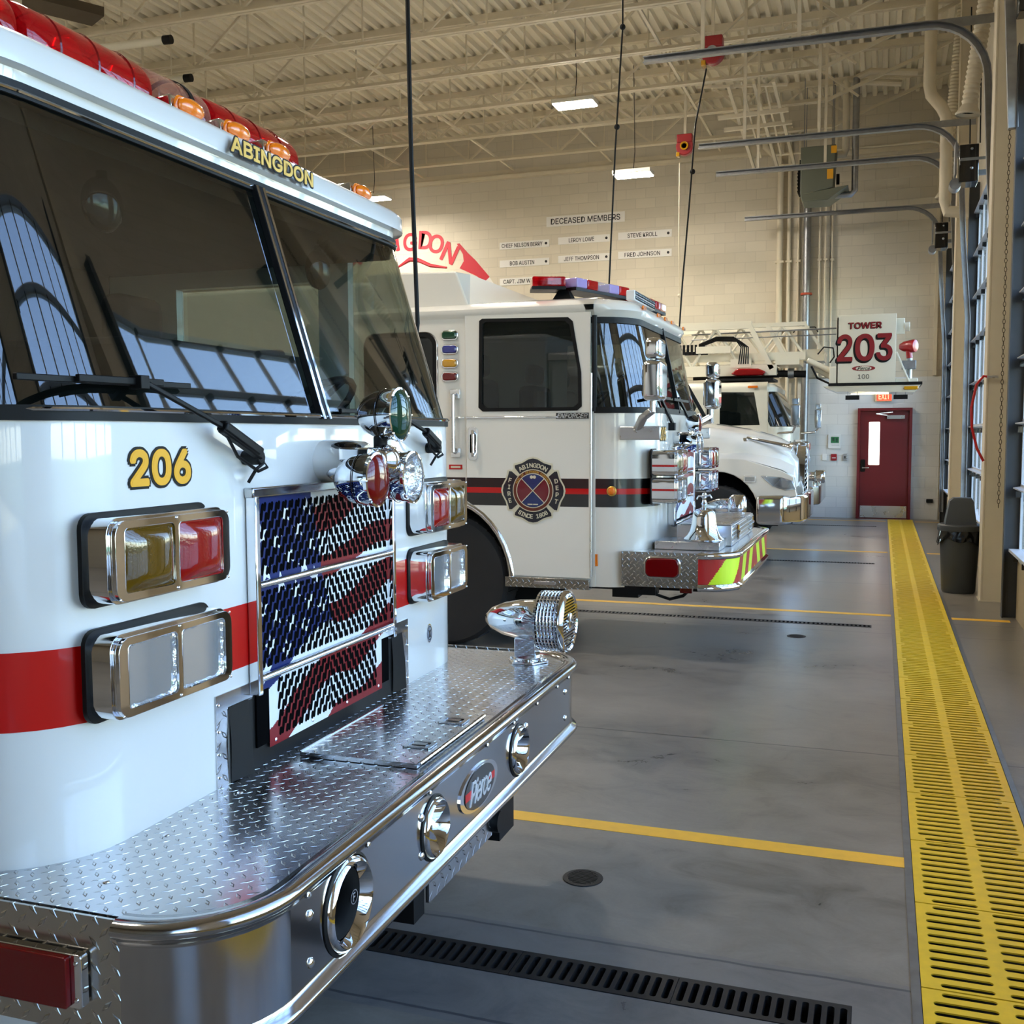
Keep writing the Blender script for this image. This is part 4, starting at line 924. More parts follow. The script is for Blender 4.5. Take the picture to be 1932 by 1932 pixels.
q = mb(CHROME, T(0, -H5 - 0.012, 0) @ FY); q.box(Wd(-3.14), Wd(-3.02), 1.775, 1.790, 0, 0.008); q.build('trim_strip', E5, bevel=0.003)
q = mb(GLOSSBLACK, T(Wd(-2.155), -H5 - 0.027, 1.79) @ FY); q.box(-0.125, 0.125, -0.022, 0.022, 0, 0.004).mat(ALU).text('ENFORCER', T(0, 0, 0.004), w=0.235, h=0.033, ext=0.002, shear=0.35, off=0.02); q.build('model_badge', d5, smooth=0)
q = mb(CHROME, T(Wd(-2.945), -H5 - 0.026, 1.585) @ FY); q.prism(rrect(0.072, 0.25, 0.02), 0, 0.008).mat(HOLE).prism(rrect(0.045, 0.15, 0.015), 0.008, 0.009).mat(CHROME).tube([(0.0, 0.095, 0.008), (0.012, 0.07, 0.035), (0.012, -0.07, 0.035), (0.0, -0.095, 0.008)], 0.012, 10); q.build('door_handle', d5, bevel=0.004)
# black and red stripe round the cab
def stripes(z0, z1, m_, e):
    b = mb(m_); loft(b, [(z0, ring5(F5 + e, H5 + e)), (z1, ring5(F5 + e, H5 + e))], 2, n5 // 2 - 5); return b
stripes(1.115, 1.325, BLACKS, 0.002).build('black_stripe', E5); stripes(1.21, 1.252, REDP, 0.004).build('red_stripe', E5)
for z0, z1, m_, e, nm in ((1.115, 1.325, BLACKS, 0.0, 'black_stripe'), (1.21, 1.252, REDP, 0.0015, 'red_stripe')):
    q = mb(m_, T(0, -H5 - 0.0265 - e, 0) @ FY); q.box(Wd(-2.79), Wd(-2.68), z0, min(z1, 1.325), 0, 0.001) if False else q.raw([(Wd(-2.95 if z0 < 1.2 else -3.0), z0, 0), (Wd(-2.03), z0, 0), (Wd(-2.03), z1, 0), (Wd(-3.0), z1, 0), (Wd(-3.0), max(z0, 1.145), 0)], [(0, 1, 2, 3, 4)]); q.build(nm, d5, smooth=0)
    q = mb(m_, T(0, -H5 - 0.0125 - e, 0) @ FY); q.raw([(-2.9, max(z0, 1.20), 0), (Wd(-3.015), max(z0, 1.2), 0), (Wd(-3.015), z1, 0), (-2.9, z1, 0)], [(0, 1, 2, 3)]); q.build(nm, E5, smooth=0)
# emblem
SILV = mk('emblem_silver', (214, 205, 178), 0.4, metal=0.2); NAVY = mk('emblem_navy', (10, 12, 26), 0.3, coat=0.6); EMR = mk('emblem_red', (104, 12, 28), 0.35, coat=0.6); EMB = mk('emblem_blue', (18, 38, 92), 0.35, coat=0.6); EMG = mk('emblem_bronze', (96, 40, 22), 0.4)
q = mb(SILV, T(Wd(-2.462), -H5 - 0.0275, 1.232) @ FY @ Matrix.Scale(0.255, 4))
def cross(s_, tuck=0.0):
    base = [(0.0, 1.0), (0.14, 0.97), (0.34, 0.86), (0.48, 0.82), (0.60, 0.80), (0.62, 0.72), (0.60, 0.66)]
    P = []
    for k in range(4):
        a = -k * PI / 2
        pts = [(-x, y) for x, y in base[::-1]] + base[1:]
        for x, y in pts: P.append(((x * math.cos(a) - y * math.sin(a)) * s_, (x * math.sin(a) + y * math.cos(a)) * s_))
    return P
q.prism(cross(1.0), 0, 0.004)
q.mat(NAVY)
for k in range(4):
    arm = [(-0.36, 0.42), (-0.56, 0.66), (-0.57, 0.74), (-0.46, 0.77), (-0.33, 0.81), (-0.14, 0.92), (0, 0.945), (0.14, 0.92), (0.33, 0.81), (0.46, 0.77), (0.57, 0.74), (0.56, 0.66), (0.36, 0.42)]
    q.prism(arm, 0.004, 0.010, RZ(-k * PI / 2))
q.mat(SILV).prism(circ(0.63, 48), 0.010, 0.014).mat(EMG).prism(circ(0.605, 48), 0.014, 0.018).mat(SILV).prism(circ(0.515, 48), 0.018, 0.022)
for k, m_ in enumerate((EMR, EMB, EMR, EMB)):
    a0 = k * PI / 2 - PI / 4; q.mat(m_).prism([(0, 0)] + [(0.49 * math.cos(a0 + PI / 2 * i / 12), 0.49 * math.sin(a0 + PI / 2 * i / 12)) for i in range(13)], 0.022, 0.026)
q.mat(SILV)
for a in (PI / 4, -PI / 4): q.bar((0.5 * math.cos(a), 0.5 * math.sin(a), 0.028), (-0.5 * math.cos(a), -0.5 * math.sin(a), 0.028), 0.02, 0.02)
q.box(-0.16, -0.01, -0.42, -0.39, 0.026, 0.034).box(0.01, 0.16, -0.42, -0.39, 0.026, 0.034).prism(circ(0.05, 10, -0.04, 0.40), 0.026, 0.03).prism(circ(0.05, 10, 0.05, 0.40), 0.026, 0.03)
def arc_text(q, s, r, a0, da, h, base_z, inner=False, off=0.02):
    for i, ch in enumerate(s):
        if ch == ' ': continue
        a = a0 - da * i if not inner else a0 + da * i
        rot = a - PI / 2 if not inner else a + PI / 2
        q.text(ch, T(r * math.cos(a), r * math.sin(a), base_z) @ RZ(rot), h=h, ext=0.006, off=off)
arc_text(q, 'ABINGDON', 0.745, math.radians(90 + 31), math.radians(8.9), 0.125, 0.010)
arc_text(q, 'SINCE 1808', 0.765, math.radians(270 - 32), math.radians(7.1), 0.12, 0.010, True)
q.mat(GOLD); arc_text(q, 'SEAL OF ABINGDON VIRGINIA', 0.56, math.radians(90 + 66), math.radians(5.5), 0.055, 0.018); q.mat(SILV)
for i, ch in enumerate('FIRE'): q.text(ch, T(-0.745 + (0.03 if i in (0, 3) else 0), 0.30 - i * 0.2, 0.010) @ RZ((i - 1.5) * 0.16), h=0.125, ext=0.006, off=0.02)
for i, ch in enumerate('DEPT'): q.text(ch, T(0.745 - (0.03 if i in (0, 3) else 0), 0.29 - i * 0.2, 0.010) @ RZ(-(i - 1.5) * 0.16), h=0.125, ext=0.006, off=0.02)
q.build('door_emblem', d5, smooth=0)
# B pillar lamps, grab rail, step, markers
for z, m_, nm in ((2.413, GREENMARK, 'green'), (2.305, BLUELENS, 'blue'), (2.20, YELMARK, 'amber'), (2.098, DKREDLENS, 'red')):
    q = mb(CHROME, T(Wd(-3.135), -H5 - 0.012, z) @ FY); q.prism(rrect(0.135, 0.078, 0.03), 0, 0.012); h_ = lab(q.build('marker_lamp', E5, bevel=0.004), nm + ' lensed marker lamp')
    q = mb(m_, T(Wd(-3.135), -H5 - 0.012, z) @ FY); q.prism(rrect(0.112, 0.058, 0.02), 0.012, 0.03); q.build('lens', h_, bevel=0.008, seg=3)
q = mb(ALU); q.tube([(Wd(-3.09), -H5 - 0.01, 1.965), (Wd(-3.09), -H5 - 0.07, 1.96), (Wd(-3.09), -H5 - 0.07, 1.52), (Wd(-3.09), -H5 - 0.01, 1.515)], 0.016, 10); q.mat(CHROME).box(Wd(-3.13), Wd(-3.05), -H5 - 0.03, -H5 - 0.012, 1.93, 2.0).box(Wd(-3.13), Wd(-3.05), -H5 - 0.03, -H5 - 0.012, 1.48, 1.55); q.build('grab_rail', E5, bevel=0.004)
q = mb(REDP, T(Wd(-3.09), -H5 - 0.013, 1.405) @ FY); q.box(-0.06, 0.05, -0.018, 0.018, 0, 0.003).mat(SILV).box(-0.045, 0.035, -0.008, 0.008, 0.003, 0.0035); q.build('warning_label', E5, smooth=0)
q = mb(TREADV); q.box(Wd(-2.68), Wd(-2.02), -H5 - 0.05, -H5 + 0.3, 0.50, 0.575).mat(ALU).box(Wd(-2.45), Wd(-2.28), -H5 - 0.053, -H5 - 0.05, 0.525, 0.55); q.build('cab_step', E5, bevel=0.006)
q = mb(AMBERLENS, T(Wd(-1.985), -H5 - 0.001, 0.72) @ FY); q.box(-0.02, 0.02, -0.045, 0.045, 0, 0.008); lab(q.build('reflector', E5, bevel=0.003), 'small amber reflector')
q = mb(GOLD, T(Wd(-1.86), -H5 - 0.002, 1.235) @ FY); q.lathe([(0.037, 0), (0.037, 0.01), (0.030, 0.016)], 24).mat(AMBERLENS).lathe([(0.028, 0.016), (0.022, 0.03), (0.0005, 0.036)], 20); lab(q.build('side_marker', E5), 'round amber side marker')
# wheel arch and wheels
q = mb(CHROME); q.tube([(Wd(-3.21) + 0.575 * math.cos(math.radians(a)), -H5 - 0.012, 0.52 + 0.64 * math.sin(math.radians(a))) for a in range(0, 181, 9)], 0.026, 12); q.build('wheel_arch_trim', E5, bevel=0.004)
def tyre(parent, x, y, z=0.52, R=0.52):
    q = mb(TYRE, T(x, y, z) @ RX(PI / 2)); q.lathe([(0.29, -0.13), (0.42, -0.15), (R - 0.03, -0.145), (R, -0.11), (R, 0.11), (R - 0.03, 0.145), (0.42, 0.15), (0.29, 0.13)], 48)
    for k in range(36): q.box(R - 0.004, R + 0.006, -0.012, 0.012, -0.12, 0.12, RZ(k * PI / 18))
    h_ = q.build('wheel', parent)
    q = mb(ALU, T(x, y, z) @ RX(PI / 2)); q.lathe([(0.29, 0.12), (0.28, 0.05), (0.14, 0.03), (0.12, 0.09), (0.05, 0.12), (0.0005, 0.12)], 30, caps=False).lathe([(0.28, -0.1), (0.0005, -0.1)], 24, caps=False); q.build('hub', h_); return h_
for y in (-0.98, 0.98): tyre(E5, Wd(-3.21), y); tyre(E5, Wd(-7.0), y)
q = mb(HOLE); q.box(-3.19, -1.4, -0.80, 0.80, 0.45, 1.25); q.build('wheel_well', E5)
q = mb(BLACK); q.box(-3.3, -0.5, -0.9, 0.9, 0.62, 0.75).box(-8, -0.35, -0.5, -0.35, 0.42, 0.62).box(-8, -0.35, 0.35, 0.5, 0.42, 0.62).box(-0.95, -0.75, -0.95, -0.8, 0.42, 0.50); q.box(-1.1, -0.7, -1.1, -0.6, 0.50, 0.56); q.build('chassis', E5)
# crew cab and raised roof behind the door
q = mb(W5)
rs = [(-7.8, 0.95), (-2.84 + 0.955 - 0.98 - 0.0, 0.95)]
q.box(-7.8, -2.84, -H5 + 0.0, H5, 1.19, 2.86); q.build('crew_cab', E5, bevel=0.04, seg=3)
q = mb(W5); x0 = Wd(-3.10); q.raw([(x0 - .75, -H5 + .03, 2.6), (x0 + .10, -H5 + .03, 2.62), (x0 + 0.0, -H5 + .03, 2.90), (x0 - .75, -H5 + .03, 2.92), (x0 + 0.62, -H5 + .45, 2.67), (x0 - .75, -H5 + .45, 2.92), (x0 + 0.0, -H5 + .3, 2.92), (x0 - .75, H5 - .03, 2.92), (x0 + 0, H5 - .03, 2.92), (x0 + .62, H5 - .3, 2.66), (x0 - .75, H5 - .03, 2.6)], [(0, 1, 2, 3), (1, 4, 6, 2), (3, 2, 6, 5), (6, 8, 7, 5), (4, 9, 8, 6), (8, 9, 10, 7)]); q.build('raised_roof_fairing', E5, smooth=0, bevel=0.012)
q = mb(BLACK, T(0, -H5 - 0.002, 0) @ FY); q.prism(rrect(0.62, 0.62, 0.1, 6, Wd(-3.56), 2.13), 0, 0.012).mat(DARKG).prism(rrect(0.56, 0.56, 0.08, 6, Wd(-3.56), 2.13), 0.012, 0.014).mat(CHROME).tube([(x, y, 0.010) for x, y in rrect(0.63, 0.63, 0.1, 6, Wd(-3.56), 2.13)], 0.006, 6, closed=True); q.build('crew_window', E5)
for cx in (-4.5, -5.4, -6.3):
    q = mb(BLACK, T(0, -H5 - 0.002, 0) @ FY); q.prism(rrect(0.62, 0.40, 0.05, 4, cx + 0.955 - 0.4, 2.15), 0, 0.008).mat(DARKG).prism(rrect(0.57, 0.35, 0.04, 4, cx + 0.555, 2.15), 0.008, 0.010); q.build('crew_window', E5, smooth=0)
q = mb(BEIGE, T(0, -H5 - 0.001, 0) @ FY); 
for cx in (-4.9, -5.8, -6.7): q.box(Wd(cx) - 0.003, Wd(cx) + 0.003, 1.25, 2.6, 0, 0.002)
q.build('locker_seams', E5, smooth=0)
# interior
q = mb(DARK); q.box(-3.1, -3.02, -1.1, 1.1, 0.9, 2.5).box(-1.15, -0.68, -0.95, 0.95, 1.3, 1.78).box(-3.0, -0.7, -1.0, 1.0, 0.85, 0.95).box(-2.6, -1.3, -0.35, 0.35, 0.95, 1.7); q.build('dashboard', E5, bevel=0.04)
for y in (-0.72, 0.72):
    q = mb(DARK); q.box(-2.1, -1.6, y - .25, y + .25, 1.2, 1.42).box(-2.2, -2.02, y - .25, y + .25, 1.42, 2.1).box(-2.18, -2.05, y - .14, y + .14, 2.12, 2.3); q.build('seat', E5, bevel=0.05)
q = mb(BLACK); Mw = T(-1.25, -0.65, 1.86) @ RY(math.radians(-35)); q.tube([tuple(Mw @ Vector((0.22 * math.cos(a * PI / 12), 0.22 * math.sin(a * PI / 12), 0))) for a in range(24)], 0.014, 8, closed=True); q.bar(tuple(Mw @ Vector((-.2, 0, 0))), tuple(Mw @ Vector((.2, 0, 0))), 0.03, 0.012); q.build('steering_wheel', E5)
# roof light bars
def lightbar5(x, y0, y1, z, clear_mid):
    q = mb(BLACK); q.box(x - 0.12, x + 0.12, y0, y1, z, z + 0.018); q.box(x - 0.07, x + 0.07, y0 + 0.2, y0 + 0.27, z - 0.07, z); q.box(x - 0.07, x + 0.07, y1 - 0.27, y1 - 0.2, z - 0.07, z); h_ = q.build('light_bar', E5)
    n = 6; 
    for i in range(n):
        a = y0 + (y1 - y0) * i / n; c_ = y0 + (y1 - y0) * (i + 1) / n
        m_ = (REDGL, PINKGL2, REDGL, FLUTE, PINKGL2, REDGL)[i]
        q = mb(m_); q.box(x - 0.125, x + 0.125, a + 0.004, c_ - 0.004, z + 0.018, z + 0.095); q.build('lens_module', h_, bevel=0.012, seg=3)
        q = mb(CHROME if i in (1, 3, 4) else REDLENS); q.lathe([(0.045, 0), (0.03, 0.05)], 14, T(x, (a + c_) / 2, z + 0.02)); q.build('rotator', h_)
def bar5(segs, z, mts):
    q = mb(BLACK); h_ = None
    for (x0, y0), (x1, y1), n in segs:
        M, L = aim((x0, y0, z), (x1, y1, z)); a = math.atan2(y1 - y0, x1 - x0); q.box(0, L, -0.11, 0.11, -0.02, 0.004, T(x0, y0, z) @ RZ(a))
    q.raw([(x + dx * w_, y + dy * w_, zz) for zz, w_ in ((2.655, 0.09), (z - .02, 0.04)) for dx, dy in ((-1, -1), (1, -1), (1, 1), (-1, 1)) for x, y in ((segs[0][1]),)], [(0, 1, 5, 4), (1, 2, 6, 5), (2, 3, 7, 6), (3, 0, 4, 7)])
    h_ = q.build('light_bar', E5); k = 0
    for (x0, y0), (x1, y1), n in segs:
        a = math.atan2(y1 - y0, x1 - x0); L = math.hypot(x1 - x0, y1 - y0)
        for i in range(n):
            m_ = mts[k]; k += 1; M = T(x0, y0, z) @ RZ(a)
            mb(m_, M).box(L * i / n + 0.003, L * (i + 1) / n - 0.003, -0.115, 0.115, 0.004, 0.078).build('lens_module', h_, bevel=0.012, seg=3)
            mb(DKREDLENS if m_ is REDGL else CHROME, M).lathe([(0.04, 0), (0.028, 0.045)], 14, T(L * (i + .5) / n, 0, 0.012)).box(L * (i + .2) / n, L * (i + .8) / n, 0.02, 0.03, 0.01, 0.065).build('rotator', h_)
lb = lambda x, y: (Wd(x), y - 8.65)
bar5([(lb(-2.57, 7.76), lb(-2.33, 7.86), 1), (lb(-2.33, 7.86), lb(-2.08, 8.58), 5)], 2.775, [REDGL, PINKGL2, REDGL, FLUTE, PINKGL2, REDGL])
bar5([(lb(-2.02, 8.62), lb(-1.96, 9.45), 5)], 2.735, [REDGL] * 4 + [PINKGL])
q = mb(WHITE); q.box(-0.93, -0.86, -0.62, 0.15, 2.685, 2.765).mat(FLUTE)
h_ = q.build('led_flood_bar', E5, bevel=0.008)
q = mb(mk('led_reflector', (210, 225, 235), 0.2, metal=0.7))
for i in range(18):
    for k in range(2): q.lathe([(0.016, 0), (0.009, -0.0)], 10, T(-0.857, -0.59 + i * 0.042, 2.707 + k * 0.036) @ RY(PI / 2)); q.lathe([(0.006, 0.001), (0.0005, 0.004)], 8, T(-0.857, -0.59 + i * 0.042, 2.707 + k * 0.036) @ RY(PI / 2))
q.build('led_row', h_)
for y in (-0.86, -0.3, 0, 0.3, 0.86):
    q = mb(AMBERLENS, T(wp5(2.5) + 0.028, y * 0.97, 2.595) @ FX); q.prism(rrect(0.1, 0.03, 0.013), 0, 0.014); lab(q.build('roof_marker', E5, bevel=0.004), 'small amber roof marker')
# mirrors
def mirror5(y, s_):
    x = Wd(-1.52); q = mb(CHROME); q.box(x - 0.05, x + 0.085, y - 0.12, y + 0.12, 1.885, 2.165).box(x - 0.04, x + 0.075, y - 0.11, y + 0.11, 2.175, 2.32); h_ = q.build('mirror_head', E5, bevel=0.035, seg=4)
    q = mb(mk('mirror_glass', (0.9, 0.9, 0.92, 1), 0.01, metal=1)); q.box(x - 0.056, x - 0.051, y - 0.09, y + 0.09, 1.92, 2.13); q.build('mirror_glass', h_, smooth=0)
    yy = s_ * H5
    q = mb(ALU); q.cyl((x, y, 1.80), (x, y, 1.9), 0.02).tube([(x, y, 1.82), (x - 0.08, y - s_ * 0.06, 1.77), (x - 0.16, yy - s_ * 0.02, 1.68), (x - 0.17, yy + s_ * 0.015, 1.66)], 1, prof=[(-0.03, -0.02), (0.03, -0.02), (0.03, 0.02), (-0.03, 0.02)]).box(x - 0.28, x + 0.02, min(yy, yy + s_ * 0.02), max(yy, yy + s_ * 0.02), 1.61, 1.71); q.build('mirror_arm', h_, bevel=0.008)
mirror5(-1.35, -1); mirror5(1.32, 1)
# front face: numbers, lamps, grille, spotlights
q = mb(GOLD, T(F5 + 0.002, -0.70, 1.655) @ FX); q.decal('205', 0.20, 0.095, 0.02, 0.04, GOLD, BLACK); q.build('unit_number', E5, smooth=0)
for y in (-0.82, 0.82):
    for z, ls in ((1.44, [YELLENS, REDLENS] if y < 0 else [REDLENS, YELLENS]), (1.235, [None, None])): lamp_box(E5, FM(F5 - 0.02, y, z), 0.44, 0.19, 0.19, ls)
q = mb(HOLE, T(F5, 0, 0) @ FX); q.box(-0.44, 0.44, 0.95, 1.52, 0.0, 0.02)
q.M = T(F5 + 0.024, 0, 0) @ FX; flag_mesh(q, -0.42, 0.42, 0.965, 1.50, step=0.02, dz=0.006); q.build('grille', E5, smooth=0)
q = mb(CHROME, T(F5, 0, 0) @ FX)
for s_ in (-1, 1): q.box(s_ * 0.45 - 0.035, s_ * 0.45 + 0.035, 0.93, 1.54, 0, 0.06)
q.box(-0.45, 0.45, 1.51, 1.56, 0, 0.06).box(-0.45, 0.45, 0.92, 0.955, 0, 0.06)
for z in (1.13, 1.33): q.cyl((-0.42, z, 0.04), (0.42, z, 0.04), 0.012)
q.build('grille_frame', E5, bevel=0.01)
q = mb(CHROME, T(F5, 0, 0) @ FX); q.prism(rrect(0.55, 0.10, 0.03, cy=1.62), 0, 0.05).mat(HOLE).prism(rrect(0.45, 0.05, 0.02, cy=1.62), 0.05, 0.053); q.build('nose_intake', E5, bevel=0.01)
for nm, y, z, mt, xf in (('clear', -0.10, 1.575, None, 0.17), ('clear', 0.10, 1.575, None, 0.17), ('chrome backed', 0, 1.74, DKREDLENS, 0.17)):
    M = T(F5 + xf, y, z) @ RY(PI / 2); b = mb(CHROME, M); b.lathe([(0.002, -0.12), (0.03, -0.115), (0.06, -0.085), (0.074, -0.03), (0.080, 0.0), (0.07, 0.001)], 28, caps=False)
    h_ = lab(b.build('spotlight', E5, smooth=50), nm + ' round spotlight on the nose'); b = mb(mt or FLUTE, M); b.lathe([(0.073, -0.002), (0.05, 0.012), (0.0005, 0.017)], 28, caps=False); b.build('lens', h_, smooth=60)
q = mb(CHROME); q.box(F5, F5 + 0.12, -0.06, 0.06, 1.60, 1.66).cyl((F5 + 0.1, 0, 1.6), (F5 + 0.1, 0, 1.7), 0.02); q.build('spotlight_bracket', E5, bevel=0.006)
for y0, yt in ((-0.45, -0.75), (0.45, 0.05)):
    q = mb(BLACK); q.bar((F5 + 0.03, y0, 1.73), (F5 - 0.02, yt, 1.95), 0.02, 0.02).bar((wp5(1.93) + .03, yt - 0.3, 1.93), (wp5(1.93) + .03, yt + 0.35, 1.93), 0.015, 0.02).box(F5, F5 + 0.05, y0 - .03, y0 + .03, 1.68, 1.74); q.build('wiper_arm', E5)
# bumper with chevrons
BW5, BR5 = 1.20, 0.26
def bout5(off, n=10, xb=-0.82):
    r = BR5 + off; hw = BW5 + off; P = [(xb, -hw)]
    for i in range(n + 1):
        a = -PI / 2 + PI / 2 * i / n; P.append((off - r + r * math.cos(a) - off + off, -hw + r + r * math.sin(a)))
    for i in range(n + 1):
        a = PI / 2 * i / n; P.append((off - r + r * math.cos(a), hw - r + r * math.sin(a)))
    P.append((xb, hw)); return P
b = mb(CHROME); loft(b, [(z, bout5(o)[1:-1]) for z, o in ((0.53, -0.02), (0.528, 0.01), (0.545, 0.025), (0.565, 0.02), (0.575, 0.0), (0.76, 0.0), (0.768, 0.02), (0.785, 0.026), (0.80, 0.018), (0.803, -0.02))]); b.build('bumper_face', E5, smooth=70)
CHY = mk('fluorescent_yellow', (205, 240, 20), 0.4, coat=0.5); CHR = mk('chevron_red', (170, 12, 14), 0.4, coat=0.5)
P = bout5(0.002, 14)[1:-1]; ac = [0.0]
for i in range(1, len(P)): ac.append(ac[-1] + math.dist(P[i], P[i - 1]))
def at_arc(s_):
    for i in range(1, len(P)):
        if s_ <= ac[i]:
            t_ = (s_ - ac[i - 1]) / (ac[i] - ac[i - 1]); return (P[i - 1][0] + (P[i][0] - P[i - 1][0]) * t_, P[i - 1][1] + (P[i][1] - P[i - 1][1]) * t_)
    return P[-1]
tot = ac[-1]; z0, z1 = 0.577, 0.758; mid = tot / 2; wd = 0.21; slant = 0.14
q = mb(CHR)
N_ = 300; M_ = 26
for i in range(N_):
    for j in range(M_):
        s0, s1 = tot * i / N_, tot * (i + 1) / N_; za, zb_ = z0 + (z1 - z0) * j / M_, z0 + (z1 - z0) * (j + 1) / M_
        sm, zm = (s0 + s1) / 2, (za + zb_) / 2; d_ = abs(sm - mid) + (zm - z0) * 0.75
        q.mat(CHR if int(d_ / wd + 0.9) % 2 else CHY); a, c_ = at_arc(s0), at_arc(s1)
        q.raw([(a[0], a[1], za), (c_[0], c_[1], za), (c_[0], c_[1], zb_), (a[0], a[1], zb_)], [(0, 1, 2, 3)])
q.build('chevron_stripes', E5, merge=True, smooth=60)
b = mb(BLACK); b.prism(bout5(-0.06), 0.55, 0.77); b.build('bumper_core', E5, smooth=0)
b = mb(TREAD); b.prism(bout5(-0.03), 0.785, 0.797); b.build('bumper_deck', E5, smooth=0)
for s_ in (-1, 1):
    b = mb(TREADV); yy = s_ * BW5; b.box(-0.82, -0.255, min(yy, yy - s_ * .006), max(yy, yy - s_ * .006), 0.545, 0.80); b.build('bumper_side', E5, smooth=0)
q = mb(CHROME, T(Wd(-1.472), -BW5, 0.69) @ FY); q.prism(rrect(0.262, 0.155, 0.045), 0, 0.012).mat(DKREDLENS).prism(rrect(0.24, 0.133, 0.04), 0.012, 0.03); lab(q.build('side_lamp', E5, bevel=0.006), 'wide dark red lamp on the bumper side')
# ribbed hose tray and bell
q = mb(ALU); q.box(-0.52, -0.10, -0.62, 0.75, 0.80, 0.955)
for k in range(14): q.box(-0.51, -0.11, -0.60 + k * 0.097, -0.60 + k * 0.097 + 0.05, 0.955, 0.963)
for k in range(4): q.box(-0.10, -0.092, -0.61, 0.74, 0.82 + k * 0.034, 0.84 + k * 0.034)
h_ = q.build('hose_tray_lid', E5, bevel=0.004)
q = mb(CHROME)
for y in (-0.45, 0.5): q.box(-0.10, -0.07, y - .04, y + .04, 0.84, 0.95).cyl((-0.07, y - .03, 0.9), (-0.07, y + .03, 0.9), 0.012)
q.build('latch', h_)
q = mb(ALU); q.box(-0.62, -0.14, -0.98, -0.62, 0.80, 0.859); q.mat(TREAD).flat(rect(-0.61, -0.15, -0.97, -0.63), 0.8605); q.build('tread_step', E5, bevel=0.004)
M = T(Wd(-1.238), -0.80, 0.862)
q = mb(CHROME, M); q.lathe([(0.150, 0.0), (0.152, 0.008), (0.145, 0.016), (0.125, 0.035), (0.105, 0.07), (0.092, 0.12), (0.086, 0.17), (0.080, 0.205), (0.06, 0.225), (0.03, 0.235), (0.018, 0.24), (0.018, 0.262), (0.026, 0.268), (0.018, 0.275), (0.014, 0.29), (0.014, 0.31), (0.022, 0.318), (0.010, 0.326), (0.0005, 0.33)], 36); h_ = q.build('fire_bell', E5, smooth=50)
q = mb(CHROME, M); q.bar((-0.045, 0, 0.325), (0.045, 0, 0.335), 0.02, 0.014).sphere((0, 0, 0.34), 0.016).bar((-0.045, 0, 0.325), (-0.055, 0, 0.30), 0.012, 0.01).bar((0.045, 0, 0.333), (0.055, 0, 0.31), 0.012, 0.01); q.build('eagle_finial', h_, bevel=0.004)
q = mb(CHROME, T(-0.28, 0.90, 0.99) @ RY(PI / 2)); q.lathe([(0.0005, -0.28), (0.04, -0.25), (0.075, -0.15), (0.08, -0.05), (0.1, -0.04), (0.115, -0.02), (0.115, 0.08), (0.10, 0.095), (0.0005, 0.095)], 32); q.cyl((0.08, 0, -0.1), (0.19, 0, -0.1), 0.03); q.build('mechanical_siren', E5, smooth=50)
# under the bumper
q = mb(BLACK); q.tube([(-0.62, -1.0, 0.53), (-0.60, -1.0, 0.46), (-0.5, -1.0, 0.43), (-0.40, -1.0, 0.46), (-0.36, -1.0, 0.50)], 0.012, 8).box(-0.9, -0.6, -1.05, -0.9, 0.46, 0.53); q.build('air_hose', E5)
q = mb(DKREDLENS); q.box(-0.42, -0.33, -1.04, -0.98, 0.485, 0.535); q.build('red_connector', E5, bevel=0.006)
q = mb(CHROME); q.tube([(-0.14 + 0.04 * math.cos(a * PI / 6), -0.6, 0.505 + 0.035 * math.sin(a * PI / 6)) for a in range(-6, 1)], 0.01, 8); q.build('tow_hook', E5)
# ------------------------------------------------------------------ third truck with a bonnet
T3 = thing('bonneted_truck', 'white bonneted fire truck with chrome grille and bumper, behind the second engine', 'truck', (-0.86, 14.35, 0), 0)
LX = lambda x: x + 0.86
def hood_ring(x, hw, zt, zb, cr):
    pts = [(-hw, zb), (-hw, zt - cr * 1.4)]
    for k in range(1, 7): a = PI - PI / 2 * k / 6; pts.append((-hw + cr * 1.6 + cr * 1.6 * math.cos(a), zt - cr * 1.4 + cr * 1.2 * math.sin(a)))
    pts += [(-hw * .4, zt - cr * 0.02), (0, zt + 0.02)]
    return [(x, y, z) for y, z in pts] + [(x, -y, z) for y, z in pts[-2::-1]]
W3 = W5
secs = [hood_ring(LX(-2.34), 0.98, 1.80, 1.28, 0.16), hood_ring(LX(-2.0), 0.96, 1.76, 1.28, 0.17), hood_ring(LX(-1.6), 0.93, 1.69, 1.22, 0.2), hood_ring(LX(-1.3), 0.90, 1.60, 1.12, 0.24), hood_ring(LX(-1.1), 0.84, 1.50, 1.02, 0.26), hood_ring(LX(-1.0), 0.74, 1.38, 0.98, 0.24)]
b = mb(W3); n = len(secs[0]); vs = [p for s_ in secs for p in s_]
b.raw(vs, [(k * n + i, k * n + i + 1, (k + 1) * n + i + 1, (k + 1) * n + i) for k in range(len(secs) - 1) for i in range(n - 1)] + [tuple((len(secs) - 1) * n + i for i in range(n))])
b.build('bonnet', T3, merge=True, smooth=60)
